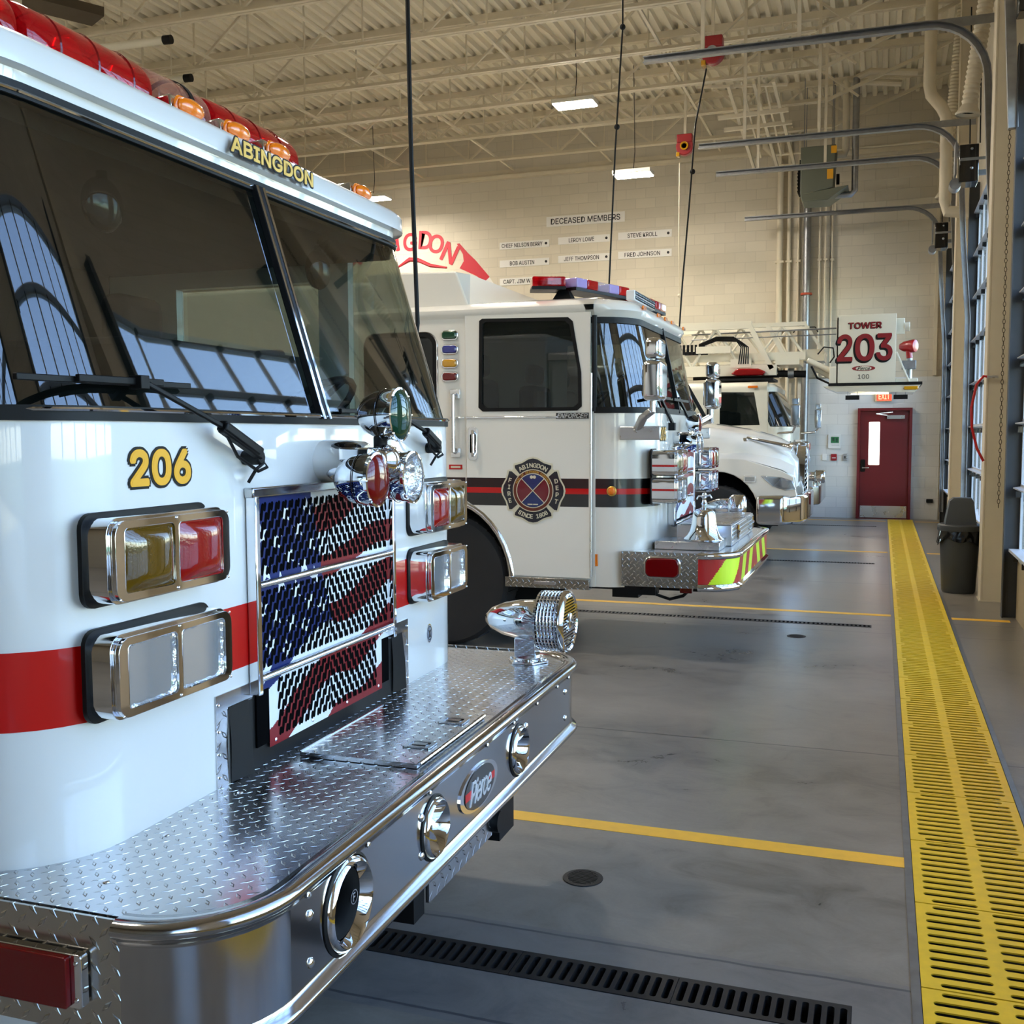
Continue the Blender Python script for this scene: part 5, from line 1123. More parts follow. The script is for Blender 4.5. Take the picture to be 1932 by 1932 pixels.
for s_ in (-1, 1):
    arc = [(LX(-1.93) + 0.52 * math.cos(math.radians(a)), 0.62 + 0.56 * math.sin(math.radians(a))) for a in range(-4, 185, 12)]
    poly = [(LX(-0.96), 0.88), (LX(-1.0), 1.12), (LX(-1.15), 1.20), (LX(-1.6), 1.34), (LX(-2.0), 1.36), (LX(-2.6), 1.34), (LX(-2.6), 0.6)] + arc[::-1] + [(LX(-1.38), 0.86)]
    q = mb(W3, T(0, s_ * 1.10, 0) @ FY); q.holed(poly, [], -0.16 if s_ < 0 else 0.0, 0.0 if s_ < 0 else 0.16); q.build('front_wing', T3, bevel=0.035, seg=4)
    q = mb(W3); q.raw([(LX(-2.5), s_ * 1.08, 1.34), (LX(-1.6), s_ * 1.08, 1.34), (LX(-1.15), s_ * 1.06, 1.21), (LX(-1.0), s_ * 1.0, 1.13), (LX(-2.5), s_ * 0.94, 1.44), (LX(-1.6), s_ * 0.92, 1.42), (LX(-1.2), s_ * 0.87, 1.34), (LX(-1.02), s_ * 0.74, 1.25)], [(0, 1, 5, 4), (1, 2, 6, 5), (2, 3, 7, 6)]); q.build('wing_top', T3, smooth=60)
    q = mb(CHROME, T(0, s_ * 1.104, 0) @ (FY if s_ < 0 else RZ(PI) @ FY)); c_ = 1 if s_ < 0 else -1
    q.M = T(0, s_ * 1.101, 0) @ FY
    hl = [(LX(-1.40), 1.135), (LX(-1.15), 1.12), (LX(-1.02), 1.08), (LX(-0.97), 0.97), (LX(-1.1), 0.955), (LX(-1.25), 1.0)]
    q.prism(hl, -0.01, 0.006) if s_ < 0 else q.prism(hl, -0.006, 0.01)
    q.mat(FLUTE).prism([(x * 0.94 + LX(-1.16) * 0.06, z * 0.9 + 1.05 * 0.1) for x, z in hl], *((0.006, 0.014) if s_ < 0 else (-0.02, -0.006))); q.build('headlamp', T3, bevel=0.004)
    q = mb(CHROME, T(LX(-1.53), s_ * 1.10, 1.09) @ FY); q.prism(rrect(0.15, 0.085, 0.015), *((0, 0.012) if s_ < 0 else (-0.012, 0))).mat(FLUTE).prism(rrect(0.12, 0.055, 0.01), *((0.012, 0.016) if s_ < 0 else (-0.016, -0.012))); q.build('side_lamp', T3, bevel=0.003)
    tyre(T3, LX(-1.93), s_ * 0.96, 0.50, 0.50); tyre(T3, LX(-6.0), s_ * 0.96, 0.50, 0.50)
q = mb(HOLE); q.box(LX(-2.5), LX(-1.2), -0.92, 0.92, 0.5, 1.2); q.build('engine_bay', T3)
# chrome grille shell
q = mb(CHROME); gp = [(-0.36, 0.86), (-0.36, 1.38), (-0.30, 1.50), (0, 1.53), (0.30, 1.50), (0.36, 1.38), (0.36, 0.86)]
q.M = T(LX(-1.02), 0, 0) @ FX; q.holed(gp, [[(y * 0.84, 1.19 + (z - 1.19) * 0.86) for y, z in gp]], 0, 0.10)
for k in range(9): q.box(-0.30, 0.30, 0.93 + k * 0.06, 0.955 + k * 0.06, 0.05, 0.08)
q.mat(HOLE).flat([(y * 0.9, 1.19 + (z - 1.19) * 0.9) for y, z in gp], 0.03); q.build('chrome_grille', T3, bevel=0.03, seg=4)
q = mb(CHROME)
q.prism([(LX(-1.45), -1.25), (LX(-1.10), -1.22), (LX(-0.93), -0.95), (LX(-0.86), -0.6), (LX(-0.86), 0.6), (LX(-0.93), 0.95), (LX(-1.10), 1.22), (LX(-1.45), 1.25), (LX(-1.3), 0.9), (LX(-1.3), -0.9)], 0.53, 0.90); q.build('chrome_bumper', T3, bevel=0.05, seg=5)
q = mb(CHROME, T(LX(-1.62), -0.82, 1.60)); q.tube([(0, 0, -0.03), (0.02, 0, 0.0), (0.49, 0.03, -0.10)], [0.02, 0.02, 0.03], 10); q.lathe([(0.045, 0), (0.05, 0.01), (0.02, 0.05)], 16, T(-0.01, 0, -0.05)); q.lathe([(0.026, 0), (0.03, 0.06), (0.06, 0.12), (0.062, 0.125)], 18, T(0.45, 0.02, -0.095) @ RY(PI / 2 + .2)); q.build('chrome_trumpet_horn', T3)
# its cab
q = mb(W3); q.box(LX(-4.2), LX(-2.34), -0.98, 0.98, 0.6, 1.80).box(LX(-4.2), LX(-2.75), -0.95, 0.95, 2.42, 2.55).box(LX(-4.2), LX(-4.1), -0.97, .97, 1.8, 2.45); q.build('cab_shell', T3, bevel=0.05, seg=3)
q = mb(W3); q.box(LX(-8), LX(-4.25), -1.15, 1.15, 0.7, 2.5); q.build('rear_body', T3, bevel=0.03)
q = mb(WINDSH); q.raw([(LX(-2.36), -0.95, 1.80), (LX(-2.36), 0.95, 1.80), (LX(-2.72), 0.88, 2.45), (LX(-2.72), -0.88, 2.45)], [(0, 1, 2, 3)]); q.build('windshield', T3, smooth=0)
q = mb(BLACK)
for s_ in (-1, 1): q.bar((LX(-2.36), s_ * .95, 1.8), (LX(-2.72), s_ * .88, 2.45), 0.05, 0.05).bar((LX(-3.6), s_ * .95, 1.8), (LX(-3.6), s_ * .93, 2.45), 0.09, 0.05)
q.bar((LX(-2.355), -0.95, 1.81), (LX(-2.355), 0.95, 1.81), 0.03, 0.03); q.build('window_posts', T3)
for s_ in (-1, 1): q = mb(DARKG); q.raw([(LX(-2.42), s_ * .955, 1.8), (LX(-3.6), s_ * .955, 1.8), (LX(-3.6), s_ * .93, 2.43), (LX(-2.75), s_ * .93, 2.43)], [(0, 1, 2, 3)]); q.build('side_window', T3, smooth=0)
q = mb(DARK)
for y in (-0.5, 0.5): q.box(LX(-3.5), LX(-3.1), y - .25, y + .25, 1.2, 2.1)
q.build('seats', T3, bevel=0.05)
q = mb(CHROME)
q.box(LX(-2.05), LX(-1.97), -1.32, -1.14, 1.78, 2.2).cyl((LX(-2.3), -0.98, 1.7), (LX(-2.01), -1.22, 1.8), 0.015); q.build('side_mirror', T3, bevel=0.025, seg=3)

# ------------------------------------------------------------------ fourth truck: the tower
T4 = thing('tower_ladder_truck', 'white tower ladder truck 203 at the far end with its ladder and bucket overhead', 'ladder truck', (-1.05, 19.2, 0), 0)
L4 = lambda x: x + 1.05
H4 = 1.15; F4 = L4(-1.42)
def ring4(xf, hw=H4, r=0.34): return outline(xf, hw, r, L4(-4.2), F4 - 0.40)
n4 = len(ring4(F4)); wp4 = lambda z: F4 - 0.28 * (z - 1.78) / 0.6
q = mb(CREAM); loft(q, [(0.5, ring4(F4)), (1.77, ring4(F4))]); q.build('cab_shell', T4, merge=True)
q = mb(DARKG); loft(q, [(z, ring4(wp4(z), H4 - .004)) for z in (1.78, 1.95, 2.15, 2.37)], 3, n4 - 4); q.build('windshield', T4)
q = mb(CREAM)
for lo in (2, n4 - 4): loft(q, [(z, ring4(wp4(z), H4)) for z in (1.77, 1.95, 2.15, 2.37)], lo, lo + 1)
loft(q, [(2.36, ring4(wp4(2.37), H4)), (2.44, ring4(wp4(2.37) + .01, H4 + .01)), (2.50, ring4(wp4(2.37) - .05, H4 - .04)), (2.53, ring4(wp4(2.37) - .25, H4 - .2))]); tp = ring4(wp4(2.37) - .25, H4 - .2); q.raw([(x, y, 2.53) for x, y in tp], [tuple(range(len(tp)))]); q.build('cab_roof', T4, merge=True, smooth=50)
w4 = [(L4(-2.60), 1.79), (L4(-2.60), 2.36), (L4(-2.03), 2.35), (L4(-1.93), 1.80)]
for y in (-H4, H4):
    q = mb(CREAM, T(0, y, 0) @ FY); q.holed([(L4(-4.2), 0.5), (F4 - .39, 0.5), (F4 - .39, 2.38), (L4(-4.2), 2.38)], [w4], *((0, 0.01) if y < 0 else (-0.01, 0))); q.build('cab_side', T4, smooth=0)
    q = mb(DARKG, T(0, y, 0) @ FY); q.flat(w4, 0.003 if y < 0 else -0.003); q.build('side_window', T4, smooth=0)
q = mb(BLACK, T(0, -H4 - .011, 0) @ FY); q.prism([(L4(-2.16) + x, 1.545 + y) for x, y in ((-.07, 0), (-.06, -.02), (.06, -.02), (.07, 0), (.06, .015), (-.06, .015))], 0, 0.015); q.build('door_handle', T4)
q = mb(BEIGE, T(0, -H4 - .0105, 0) @ FY)
for x in (-2.75, -1.80): q.box(L4(x) - .004, L4(x) + .004, 0.6, 2.40, 0, 0.003)
q.build('door_seams', T4, smooth=0)
q = mb(DARK); q.box(L4(-4.1), L4(-4.0), -1.1, 1.1, 0.9, 2.3).box(F4 - 0.5, F4 - .05, -1, 1, 1.3, 1.72)
for y in (-0.6, 0.6): q.box(L4(-2.9), L4(-2.5), y - .25, y + .25, 1.1, 2.05)
q.build('cab_interior', T4, bevel=0.03)
q = mb(BEIGE); q.box(L4(-9), L4(-4.2), -1.15, 1.15, 0.8, 2.3); q.build('rear_body', T4)
q = mb(BLACK); q.box(L4(-9), L4(-1.5), -0.5, 0.5, 0.4, 0.8); q.build('chassis', T4)
for y in (-0.96, 0.96): tyre(T4, L4(-3.3), y); tyre(T4, L4(-7.5), y)
q = mb(BLACK); q.box(L4(-2.7), L4(-1.75), -0.9, 0.0, 2.56, 2.60); h_ = q.build('light_bar', T4)
q = mb(REDLENS); bp_ = [(-0.30, 0.0), (-0.19, 0.095), (0.17, 0.085), (0.30, 0.03), (0.24, -0.03), (-0.2, -0.03)]; q.prism(bp_, 0, 0.28, T(L4(-2.17), -0.55, 2.68) @ FY); q.build('red_lens', h_, bevel=0.02)
q = mb(AMBERLENS, T(L4(-2.05), -H4 - 0.01, 2.44) @ FY); q.prism(rrect(0.17, 0.04, 0.018), 0, 0.02); lab(q.build('roof_marker', T4, bevel=0.005), 'amber roof marker')
for x, y, z0, z1, w_ in ((-1.335, -1.35, 1.79, 2.12, .07), (-1.12, 1.3, 1.75, 2.1, .06)):
    q = mb(CHROME); q.box(L4(x) - w_, L4(x) + w_, y - .1, y + .1, z0, z1).box(L4(x) - w_ * .8, L4(x) + w_ * .8, y - .09, y + .09, z1 + .01, z1 + .11); q.tube([(L4(x), y, z0), (L4(x) - .05, y + (.1 if y < 0 else -.1), 1.68), (L4(x) - .3, (H4 if y > 0 else -H4), 1.66)], 0.022, 8); q.build('side_mirror', T4, bevel=0.03, seg=3)
# its nose: bezels, siren, bumper
q = mb(CHROME); q.box(F4 + .02, F4 + 0.12, -0.45, 0.45, 0.9, 1.55); q.mat(HOLE).box(F4 + .12, F4 + .125, -.38, .38, .98, 1.48); q.build('grille_frame', T4, bevel=0.02)
for y in (-0.8, 0.8):
    for z, ls in ((1.42, [REDLENS, REDLENS]), (1.2, [None, None])): lamp_box(T4, FM(F4 - .02, y, z), 0.46, 0.19, 0.2, ls)
q = mb(STEEL); q.prism([(x + L4(-0.95), y) for x, y in bout5(0.0, 6, -0.55)], 0.47, 0.78); q.build('bumper', T4, bevel=0.012)
q = mb(CHROME, T(L4(-0.96), -0.75, 0.93) @ RY(PI / 2)); q.lathe([(0.0005, -0.34), (0.05, -0.3), (0.075, -0.15), (0.08, -0.09), (0.11, -0.07), (0.115, 0.06), (0.10, 0.08), (0.0005, 0.08)], 28); q.cyl((0.08, 0, -0.1), (0.15, 0, -0.1), 0.03); q.build('mechanical_siren', T4, smooth=50)
for k, (y, z) in enumerate(((-1.0, 0.9), (-0.5, 0.9))):
    q = mb(CHROME, T(L4(-0.93), y, z) @ RY(PI / 2)); q.lathe([(0.0005, -0.09), (0.05, -0.07), (0.065, 0.0), (0.06, 0.003), (0.0005, 0.004)], 20); q.cyl((0.05, 0, -0.05), (0.12, 0, -0.05), 0.015); q.build('spotlight', T4, smooth=50)
# ladder
LD = []
zt, zbm = 3.52, 2.72
q = mb(CREAM)
for y in (-0.55, 0.55):
    q.box(L4(-7.5), L4(-2.15), y - 0.04, y + 0.04, zt - 0.05, zt + 0.08)
    q.box(L4(-7.5), L4(-1.72), y - 0.05, y + 0.05, zbm - 0.06, zbm + 0.12)
    q.bar((L4(-2.2), y, zt + 0.03), (L4(-1.80), y, zbm + 0.05), 0.10, 0.08)
ld = q.build('ladder_base_section', T4, smooth=0)
k = 0; x = -2.35
while x > -7.2:
    for y in (-0.55, 0.55):
        xa, xb_ = x, x - 0.42
        p0, p1 = ((xa, y, zt - .03), (xb_, y, zbm + .1)) if k % 2 else ((xa, y, zbm + .1), (xb_, y, zt - .03))
        mb(CREAM).cyl((L4(p0[0]), p0[1], p0[2]), (L4(p1[0]), p1[1], p1[2]), 0.028, n=8).build('lattice_brace', ld)
    k += 1; x -= 0.42
q = mb(CREAM)
for y in (-0.42, 0.42):
    q.box(L4(-7), L4(-1.25), y - 0.03, y + 0.03, 3.50, 3.57).box(L4(-7), L4(-1.25), y - 0.035, y + 0.035, 2.92, 3.06); q.bar((L4(-1.27), y, 3.53), (L4(-0.95), y, 3.02), 0.05, 0.05).bar((L4(-1.9), y, 3.53), (L4(-1.55), y, 2.9), 0.09, 0.07)
q.box(L4(-1.75), L4(-1.35), -0.5, 0.5, 2.84, 2.95).box(L4(-1.3), L4(-0.95), -0.35, 0.35, 2.9, 3.1); fl = q.build('ladder_fly_section', T4, smooth=0)
for k in range(6):
    x = -1.3 - k * 0.35
    for y in (-0.42, 0.42):
        p0, p1 = ((x, y, 3.5), (x - .35, y, 3.04)) if k % 2 else ((x, y, 3.04), (x - .35, y, 3.5))
        mb(CREAM).cyl((L4(p0[0]), y, p0[2]), (L4(p1[0]), y, p1[2]), 0.022, n=8).build('lattice_brace', fl)
for k in range(10): mb(CREAM).cyl((L4(-1.6 - k * 0.33), -0.42, 3.0), (L4(-1.6 - k * 0.33), 0.42, 3.0), 0.02, n=8).build('rung', fl)
q = mb(GALV); q.cyl((L4(-3.2), -0.5, 3.40), (L4(-0.75), -0.5, 3.43), 0.014, n=8).cyl((L4(-3.2), -0.5, 3.31), (L4(-0.75), -0.5, 3.33), 0.010, n=8); q.build('water_pipes', T4)
for k in range(5): q = mb(BLACK); q.tube([(L4(-3.05), -0.62 + k * .012, 3.22 - k * .01), (L4(-2.75), -0.62 + k * .012, 3.34 - k * .015), (L4(-2.45 + k * .03), -0.62, 3.33 - k * .02), (L4(-2.32 + k * .03), -0.62, 3.15), (L4(-2.36 + k * .04), -0.62, 2.86)], 0.012, 6); q.build('hydraulic_hose', T4)
q = mb(BLACK)
for k in range(14): q.box(L4(-3.9 + k * .07), L4(-3.86 + k * .07), -0.60, -0.56, 3.05, 3.22)
q.box(L4(-3.95), L4(-2.9), -0.57, -0.55, 3.04, 3.1); q.build('cable_carrier', T4)
q = mb(BLACK); q.tube([(L4(-1.05), -0.5, 3.0), (L4(-0.95), -0.5, 3.12), (L4(-0.8), -0.5, 3.1), (L4(-0.78), -0.5, 2.95), (L4(-0.85), -0.5, 2.85)], 0.014, 6); q.build('hydraulic_hose', T4)
q = mb(BLACK); q.tube([(L4(-1.15), -0.5, 2.8), (L4(-1.05), -0.5, 2.6), (L4(-0.85), -0.5, 2.5), (L4(-0.7), -0.5, 2.52)], 0.02, 6); q.build('hydraulic_hose', T4)
q = mb(CREAM); q.box(L4(-3.1), L4(-2.5), -0.63, -0.58, 3.06, 3.18).box(L4(-2.5), L4(-2.15), -0.62, -0.5, 2.8, 2.95); q.build('junction_box', T4, smooth=0)
q = mb(BLACK); q.cyl((L4(-1.72), -0.3, 2.70), (L4(-1.25), -0.3, 2.68), 0.06).cyl((L4(-3.2), -0.3, 2.64), (L4(-1.7), -0.3, 2.66), 0.03).mat(GALV).cyl((L4(-1.55), -0.3, 2.70), (L4(-1.45), -0.3, 2.70), 0.085); q.build('water_turret_joint', T4)
q = mb(CREAM); q.cyl((L4(-1.22), -0.45, 2.91), (L4(-0.80), -0.45, 2.70), 0.05).cyl((L4(-1.1), -0.3, 2.8), (L4(-0.75), -0.3, 2.6), 0.07).box(L4(-0.85), L4(-0.72), -0.6, 0.3, 2.45, 2.78); q.build('levelling_cylinder', T4, bevel=0.01)
# bucket
bk0, bk1 = -0.74, 0.20
q = mb(CREAM); q.box(L4(bk0), L4(bk1), -0.60, -0.57, 2.50, 3.63).box(L4(bk0), L4(bk1), 0.57, 0.60, 2.50, 3.63).box(L4(bk0), L4(bk0) + .03, -0.6, 0.6, 2.5, 3.6)
bk = q.build('bucket', T4, bevel=0.004)
def bt(nm, s, x0, x1, z0, z1, mt, o, off=0.02, shear=0.0, ex=0.002):
    q = mb(mt, T(L4((x0 + x1) / 2), -0.601 - o, (z0 + z1) / 2) @ FY); q.text(s, Matrix.Identity(4), w=x1 - x0, h=z1 - z0, off=off, ext=ex, shear=shear); q.build(nm, bk, smooth=0)
TR = mk('dark_red_lettering', (132, 14, 24), 0.4)
for s_, x0, x1 in (('2', -0.725, -0.50), ('0', -0.435, -0.155), ('3', -0.105, 0.13)):
    bt('bucket_number', s_, x0 - 0.012, x1 - 0.012, 2.85, 3.275, BLACK, 0.0, 0.035); bt('bucket_number', s_, x0 + 0.008, x1 + 0.006, 2.875, 3.30, TR, 0.003, 0.02)
bt('bucket_lettering', 'TOWER', -0.56, -0.04, 3.395, 3.495, BLACK, 0, 0.03); bt('bucket_lettering', 'TOWER', -0.55, -0.03, 3.402, 3.502, TR, 0.003, 0.025)
bt('bucket_lettering', '100', -0.39, -0.21, 2.565, 2.64, BLACKS, 0, 0.0)
q = mb(TR, T(L4(-0.30), -0.601, 2.74) @ FY); q.prism([(x * 4.1, y) for x, y in circ(0.045, 30)], 0, 0.002).mat(CREAM).prism([(x * 3.4, y) for x, y in circ(0.037, 30)], 0.002, 0.004).mat(BLACKS).text('Pierce', T(0, 0, 0.004), w=0.2, h=0.06, ext=0.002, shear=0.4, off=0.01); q.build('oval_badge', bk, smooth=0)
q = mb(BLACK); q.box(L4(-0.86), L4(0.62), -0.66, 0.62, 2.455, 2.50); q.mat(CREAM).raw([(L4(-0.95), -.64, 2.45), (L4(0.60), -.64, 2.45), (L4(0.5), -.62, 2.33), (L4(-0.75), -.62, 2.36), (L4(-0.95), .6, 2.45), (L4(0.60), .6, 2.45), (L4(0.5), .6, 2.33), (L4(-0.75), .6, 2.36)], [(0, 3, 2, 1), (4, 5, 6, 7), (3, 7, 6, 2), (0, 4, 7, 3), (1, 2, 6, 5), (0, 1, 5, 4)]); q.build('bucket_floor', T4, smooth=0)
q = mb(mk('scene_lamp_lens', (250, 244, 215), 0.3, emit=(255, 240, 200), es=1.2)); q.prism([(L4(-0.2) + x * 2.2, -0.2 + y) for x, y in circ(0.14, 24)], 2.322, 2.335); q.build('underside_lamp', T4)
for x in (-0.47, 0.29): q = mb(BLACK); q.box(L4(x) - .11, L4(x) + .11, -0.66, -0.5, 2.22, 2.29).mat(GALV).box(L4(x) - .08, L4(x) - .07, -.6, -.58, 2.28, 2.4).box(L4(x) + .07, L4(x) + .08, -.6, -.58, 2.28, 2.4); q.build('hanging_flood_lamp', T4)
q = mb(CREAM); q.box(L4(0.2), L4(0.33), -0.5, -0.4, 3.3, 3.56).lathe([(0.07, 0), (0.08, 0.08)], 14, T(L4(0.33), -0.45, 3.42) @ RY(PI / 2)); q.build('bucket_lamp', T4, bevel=0.006)
q = mb(CREAM); q.bar((L4(0.21), -0.55, 3.0), (L4(0.42), -0.55, 2.5), 0.05, 0.03).box(L4(0.2), L4(0.55), -0.56, 0.5, 2.5, 2.56); q.build('bucket_bracket', T4, bevel=0.006)
q = mb(YELMARK); q.box(L4(0.34), L4(0.56), -0.66, -0.6, 2.37, 2.43); q.build('bucket_work_lamp', T4, bevel=0.01)
q = mb(CHR); q.lathe([(0.0005, -0.18), (0.05, -0.17), (0.085, -0.10), (0.10, 0.0), (0.11, 0.06), (0.10, 0.10), (0.05, 0.11)], 24, T(L4(0.42), -0.4, 3.10) @ RY(PI / 2) @ RX(0.5)); q.cyl((L4(0.40), -0.4, 3.04), (L4(0.42), -0.4, 2.9), 0.05).mat(GALV).cyl((L4(0.42), -0.4, 2.55), (L4(0.42), -0.4, 2.92), 0.045).box(L4(0.30), L4(0.52), -0.5, -0.3, 2.72, 2.86); q.build('water_cannon', T4, bevel=0.006)
# ------------------------------------------------------------------ things on the end wall
yw = YB - 0.001
SIGNW = mk('sign_white', (232, 230, 224), 0.6); INK = mk('sign_ink', (30, 28, 28), 0.6); WRED = mk('wall_red_paint', (196, 40, 56), 0.6, var=0.05)
def sign(name, s, x0, x1, z0, z1, label, th, dot=True, w=None, grp=None):
    q = mb(SIGNW, T(0, yw, 0) @ FY); q.box(x0, x1, z0, z1, 0, 0.012); o = q.build(name, smooth=0)
    q = mb(INK, T((x0 + x1) / 2 - (0.05 if dot else 0), yw - 0.0125, (z0 + z1) / 2) @ FY); q.text(s, Matrix.Identity(4), w=w or (x1 - x0) * 0.80, h=th, ext=0.002, off=0.01)
    if dot: q.M = T(x1 - 0.07, yw - 0.0125, (z0 + z1) / 2) @ FY; q.prism(circ(0.028, 12), 0, 0.004)
    q.build('lettering', o, smooth=0); tag(o, label, 'sign', grp); return o
sign('heading_sign', 'DECEASED MEMBERS', -6.80, -5.10, 6.05, 6.26, 'long white heading sign lettered DECEASED MEMBERS on the block wall', 0.12, False, 1.50)
G_ = 'white name plates on the end wall'
for s, cx, cz, w_ in (('CHIEF NELSON BERRY', -7.30, 5.715, 0.92), ('LEROY LOWE', -5.98, 5.74, 0.55), ('STEVE KROLL', -4.68, 5.755, 0.62), ('BOB AUSTIN', -7.30, 5.335, 0.55), ('JEFF THOMPSON', -5.98, 5.355, 0.76), ('FRED JOHNSON', -4.68, 5.365, 0.74), ('CAPT. JIM WALLS', -7.30, 4.95, 0.85)):
    w0 = ' '.join(s.split()[:2]) if s[0] != 'C' else s.split()[0] + ' ' + s.split()[1]
    col_ = {-7.30: 'left', -5.98: 'middle', -4.68: 'right'}[cx]; row_ = {5.7: 'top', 5.3: 'second', 5.4: 'second', 4.9: 'third', 5.0: 'third', 5.8: 'top'}[round(cz, 1)]
    sign('name_plate', s, cx - 0.56, cx + 0.56, cz - 0.075, cz + 0.075, 'small white name plate, %s row and %s column under the heading sign' % (row_, col_), 0.085, True, w_, G_)
q = mb(WRED, T(0, yw, 0) @ FY)
for ch, x, z, rot, sz in (('A', -11.42, 5.62, 32, .36), ('B', -11.05, 5.80, 22, .36), ('I', -10.78, 5.89, 15, .36), ('N', -10.42, 5.95, 7, .37), ('G', -9.98, 5.94, -4, 0.37), ('D', -9.68 + .07, 5.96, -4, 0.37), ('O', -9.40 + .05, 5.86, -16, 0.38), ('N', -9.03, 5.64, -27, 0.40)):
    q.text(ch, T(x, z, abs(x) * 0.002 - 0.015) @ RZ(math.radians(rot)), h=sz, ext=0.006, off=0.02)
q.prism([(-8.86, 5.83), (-8.80, 5.84), (-8.60, 5.62), (-8.42, 5.45), (-8.10, 5.08), (-8.20, 4.98), (-8.42, 5.12), (-8.80, 5.30), (-8.70, 5.45), (-8.72, 5.60)], 0, 0.003)
q.tube([(-10.3, 5.40, 0.003), (-10.0, 5.56, 0.003), (-9.8, 5.54, 0.003), (-9.5, 5.40, 0.003), (-9.1, 5.33, 0.003)], [0.02, 0.05, 0.045, 0.04, 0.02], 6).mat(SIGNW).prism([(-8.10, 5.07), (-7.98, 4.9), (-8.12, 4.86), (-8.22, 4.98)], 0, 0.003)
tag(q.build('wall_emblem_painting', smooth=0), 'red painted lettering and brush shape of a department emblem on the end wall', 'wall painting')
q = mb(mk('exit_sign_case', (225, 200, 150), 0.5)); q.box(-0.13, 0.18, yw - 0.11, yw - 0.061, 2.27, 2.45)
q.mat(mk('exit_sign_face', (245, 60, 40), 0.4, emit=(255, 50, 30), es=1.6)).box(-0.09, 0.17, yw - 0.115, yw - 0.11, 2.285, 2.435); o = q.build('exit_sign', smooth=0)
q = mb(mk('exit_letters', (255, 120, 100), 0.4, emit=(255, 120, 90), es=2.2), T(0.04, yw - 0.1155, 2.36) @ FY); q.text('EXIT', Matrix.Identity(4), w=0.2, h=0.1, off=0.02); q.build('lettering', o, smooth=0); tag(o, 'small glowing red EXIT sign over the red door', 'exit sign')
def plate(name, cx, cz, w_, h_, m_, label, cat, extra=None):
    q = mb(m_, T(cx, YB - 0.061, cz) @ FY); q.prism(rrect(w_, h_, 0.01), 0, 0.03); o = q.build(name, bevel=0.004); tag(o, label, cat); return o
o = plate('control_panel', -0.865, 1.50, 0.235, 0.28, SIGNW, 'white wall panel with a dark screen left of the red door', 'control panel')
q = mb(mk('panel_screen', (20, 60, 40), 0.3, emit=(30, 90, 50), es=0.4), T(-0.855, YB - 0.0915, 1.53) @ FY); q.box(-0.075, 0.075, -0.06, 0.06, 0, 0.002).mat(GREENMARK).box(-0.05, -0.01, -0.02, 0.04, 0.002, 0.003).box(0.02, 0.05, -0.04, 0.03, 0.002, 0.003).mat(INK).box(-0.06, 0.08, -0.105, -0.10, 0, 0.001); q.build('screen', o, smooth=0)
plate('light_switch', -1.045, 1.19, 0.085, 0.13, SIGNW, 'plain white switch plate, leftmost under the wall panel', 'switch')
o = plate('fire_alarm_pull', -0.868, 1.19, 0.11, 0.13, mk('alarm_red', (150, 20, 30), 0.4), 'red fire alarm pull station under the wall panel', 'alarm pull'); mb(SIGNW, T(-0.868, YB - 0.0915, 1.18) @ FY).box(-0.035, 0.035, -0.01, 0.006, 0, 0.008).build('pull_bar', o, smooth=0)
o = plate('light_switch', -0.66, 1.19, 0.085, 0.13, ALU, 'steel switch plate nearest the red door', 'switch'); mb(INK, T(-0.66, YB - 0.0915, 1.19) @ FY).box(-0.01, 0.01, -0.025, 0.025, 0, 0.008).build('toggle', o, smooth=0)
plate('wall_outlet', 0.90, 0.36, 0.12, 0.07, BLACK, 'small black outlet low on the wall right of the red door', 'outlet')
# pipes beside the pilaster
for k, (x, z0, z1, r, m_, lb_) in enumerate(((-1.955, 2.76, 6.9, 0.06, BEIGE, 'thick beige pipe, leftmost beside the pilaster'), (-1.78, 1.2, 7.6, 0.038, BEIGE, 'second beige pipe on the pilaster'), (-1.60, 1.2, 7.5, 0.025, BEIGE, 'slim beige pipe on the pilaster'), (-1.20, 2.76, 6.4, 0.018, BEIGE, 'slim beige conduit right of the silver pipe'), (-1.09, 2.76, 6.4, 0.018, BEIGE, 'beige conduit at the right edge of the pilaster'), (-0.97, 2.76, 6.5, 0.018, BEIGE, 'rightmost beige conduit beside the pilaster'))):
    q = mb(m_); y_ = YB - 0.15 if k < 5 else YB - 0.08
    q.cyl((x, y_, z0), (x, y_, z1), r, n=12)
    if k == 0: q.tube([(x, y_, z1), (x - 0.05, y_, z1 + 0.1), (x - 0.3, y_, z1 + 0.35), (x - 0.32, y_, 7.7)], r, 12)
    q.box(x - r - 0.02, x + r + 0.02, y_ - r, YB - 0.09 if k < 5 else YB, 5.0, 5.04); tag(q.build('wall_pipe'), lb_, 'pipe', 'pipes and conduits on the end wall')
q = mb(GALV); q.cyl((-1.43, YB - 0.25, 1.0), (-1.43, YB - 0.25, 6.2), 0.07, n=16); q.mat(mk('rust_orange', (176, 70, 40), 0.6)).cyl((-1.43, YB - 0.25, 4.34), (-1.43, YB - 0.25, 4.38), 0.11, n=16).mat(BLACK).bar((-1.62, YB - 0.25, 3.72), (-1.25, YB - 0.25, 3.72), 0.02, 0.02).bar((-1.62, YB - .25, 3.72), (-1.66, YB - .25, 3.62), .02, .02).bar((-1.25, YB - .25, 3.72), (-1.2, YB - .25, 3.62), .02, .02)
tag(q.build('wall_pipe'), 'silver pipe with an orange collar below the hanging heater', 'pipe', 'pipes and conduits on the end wall')
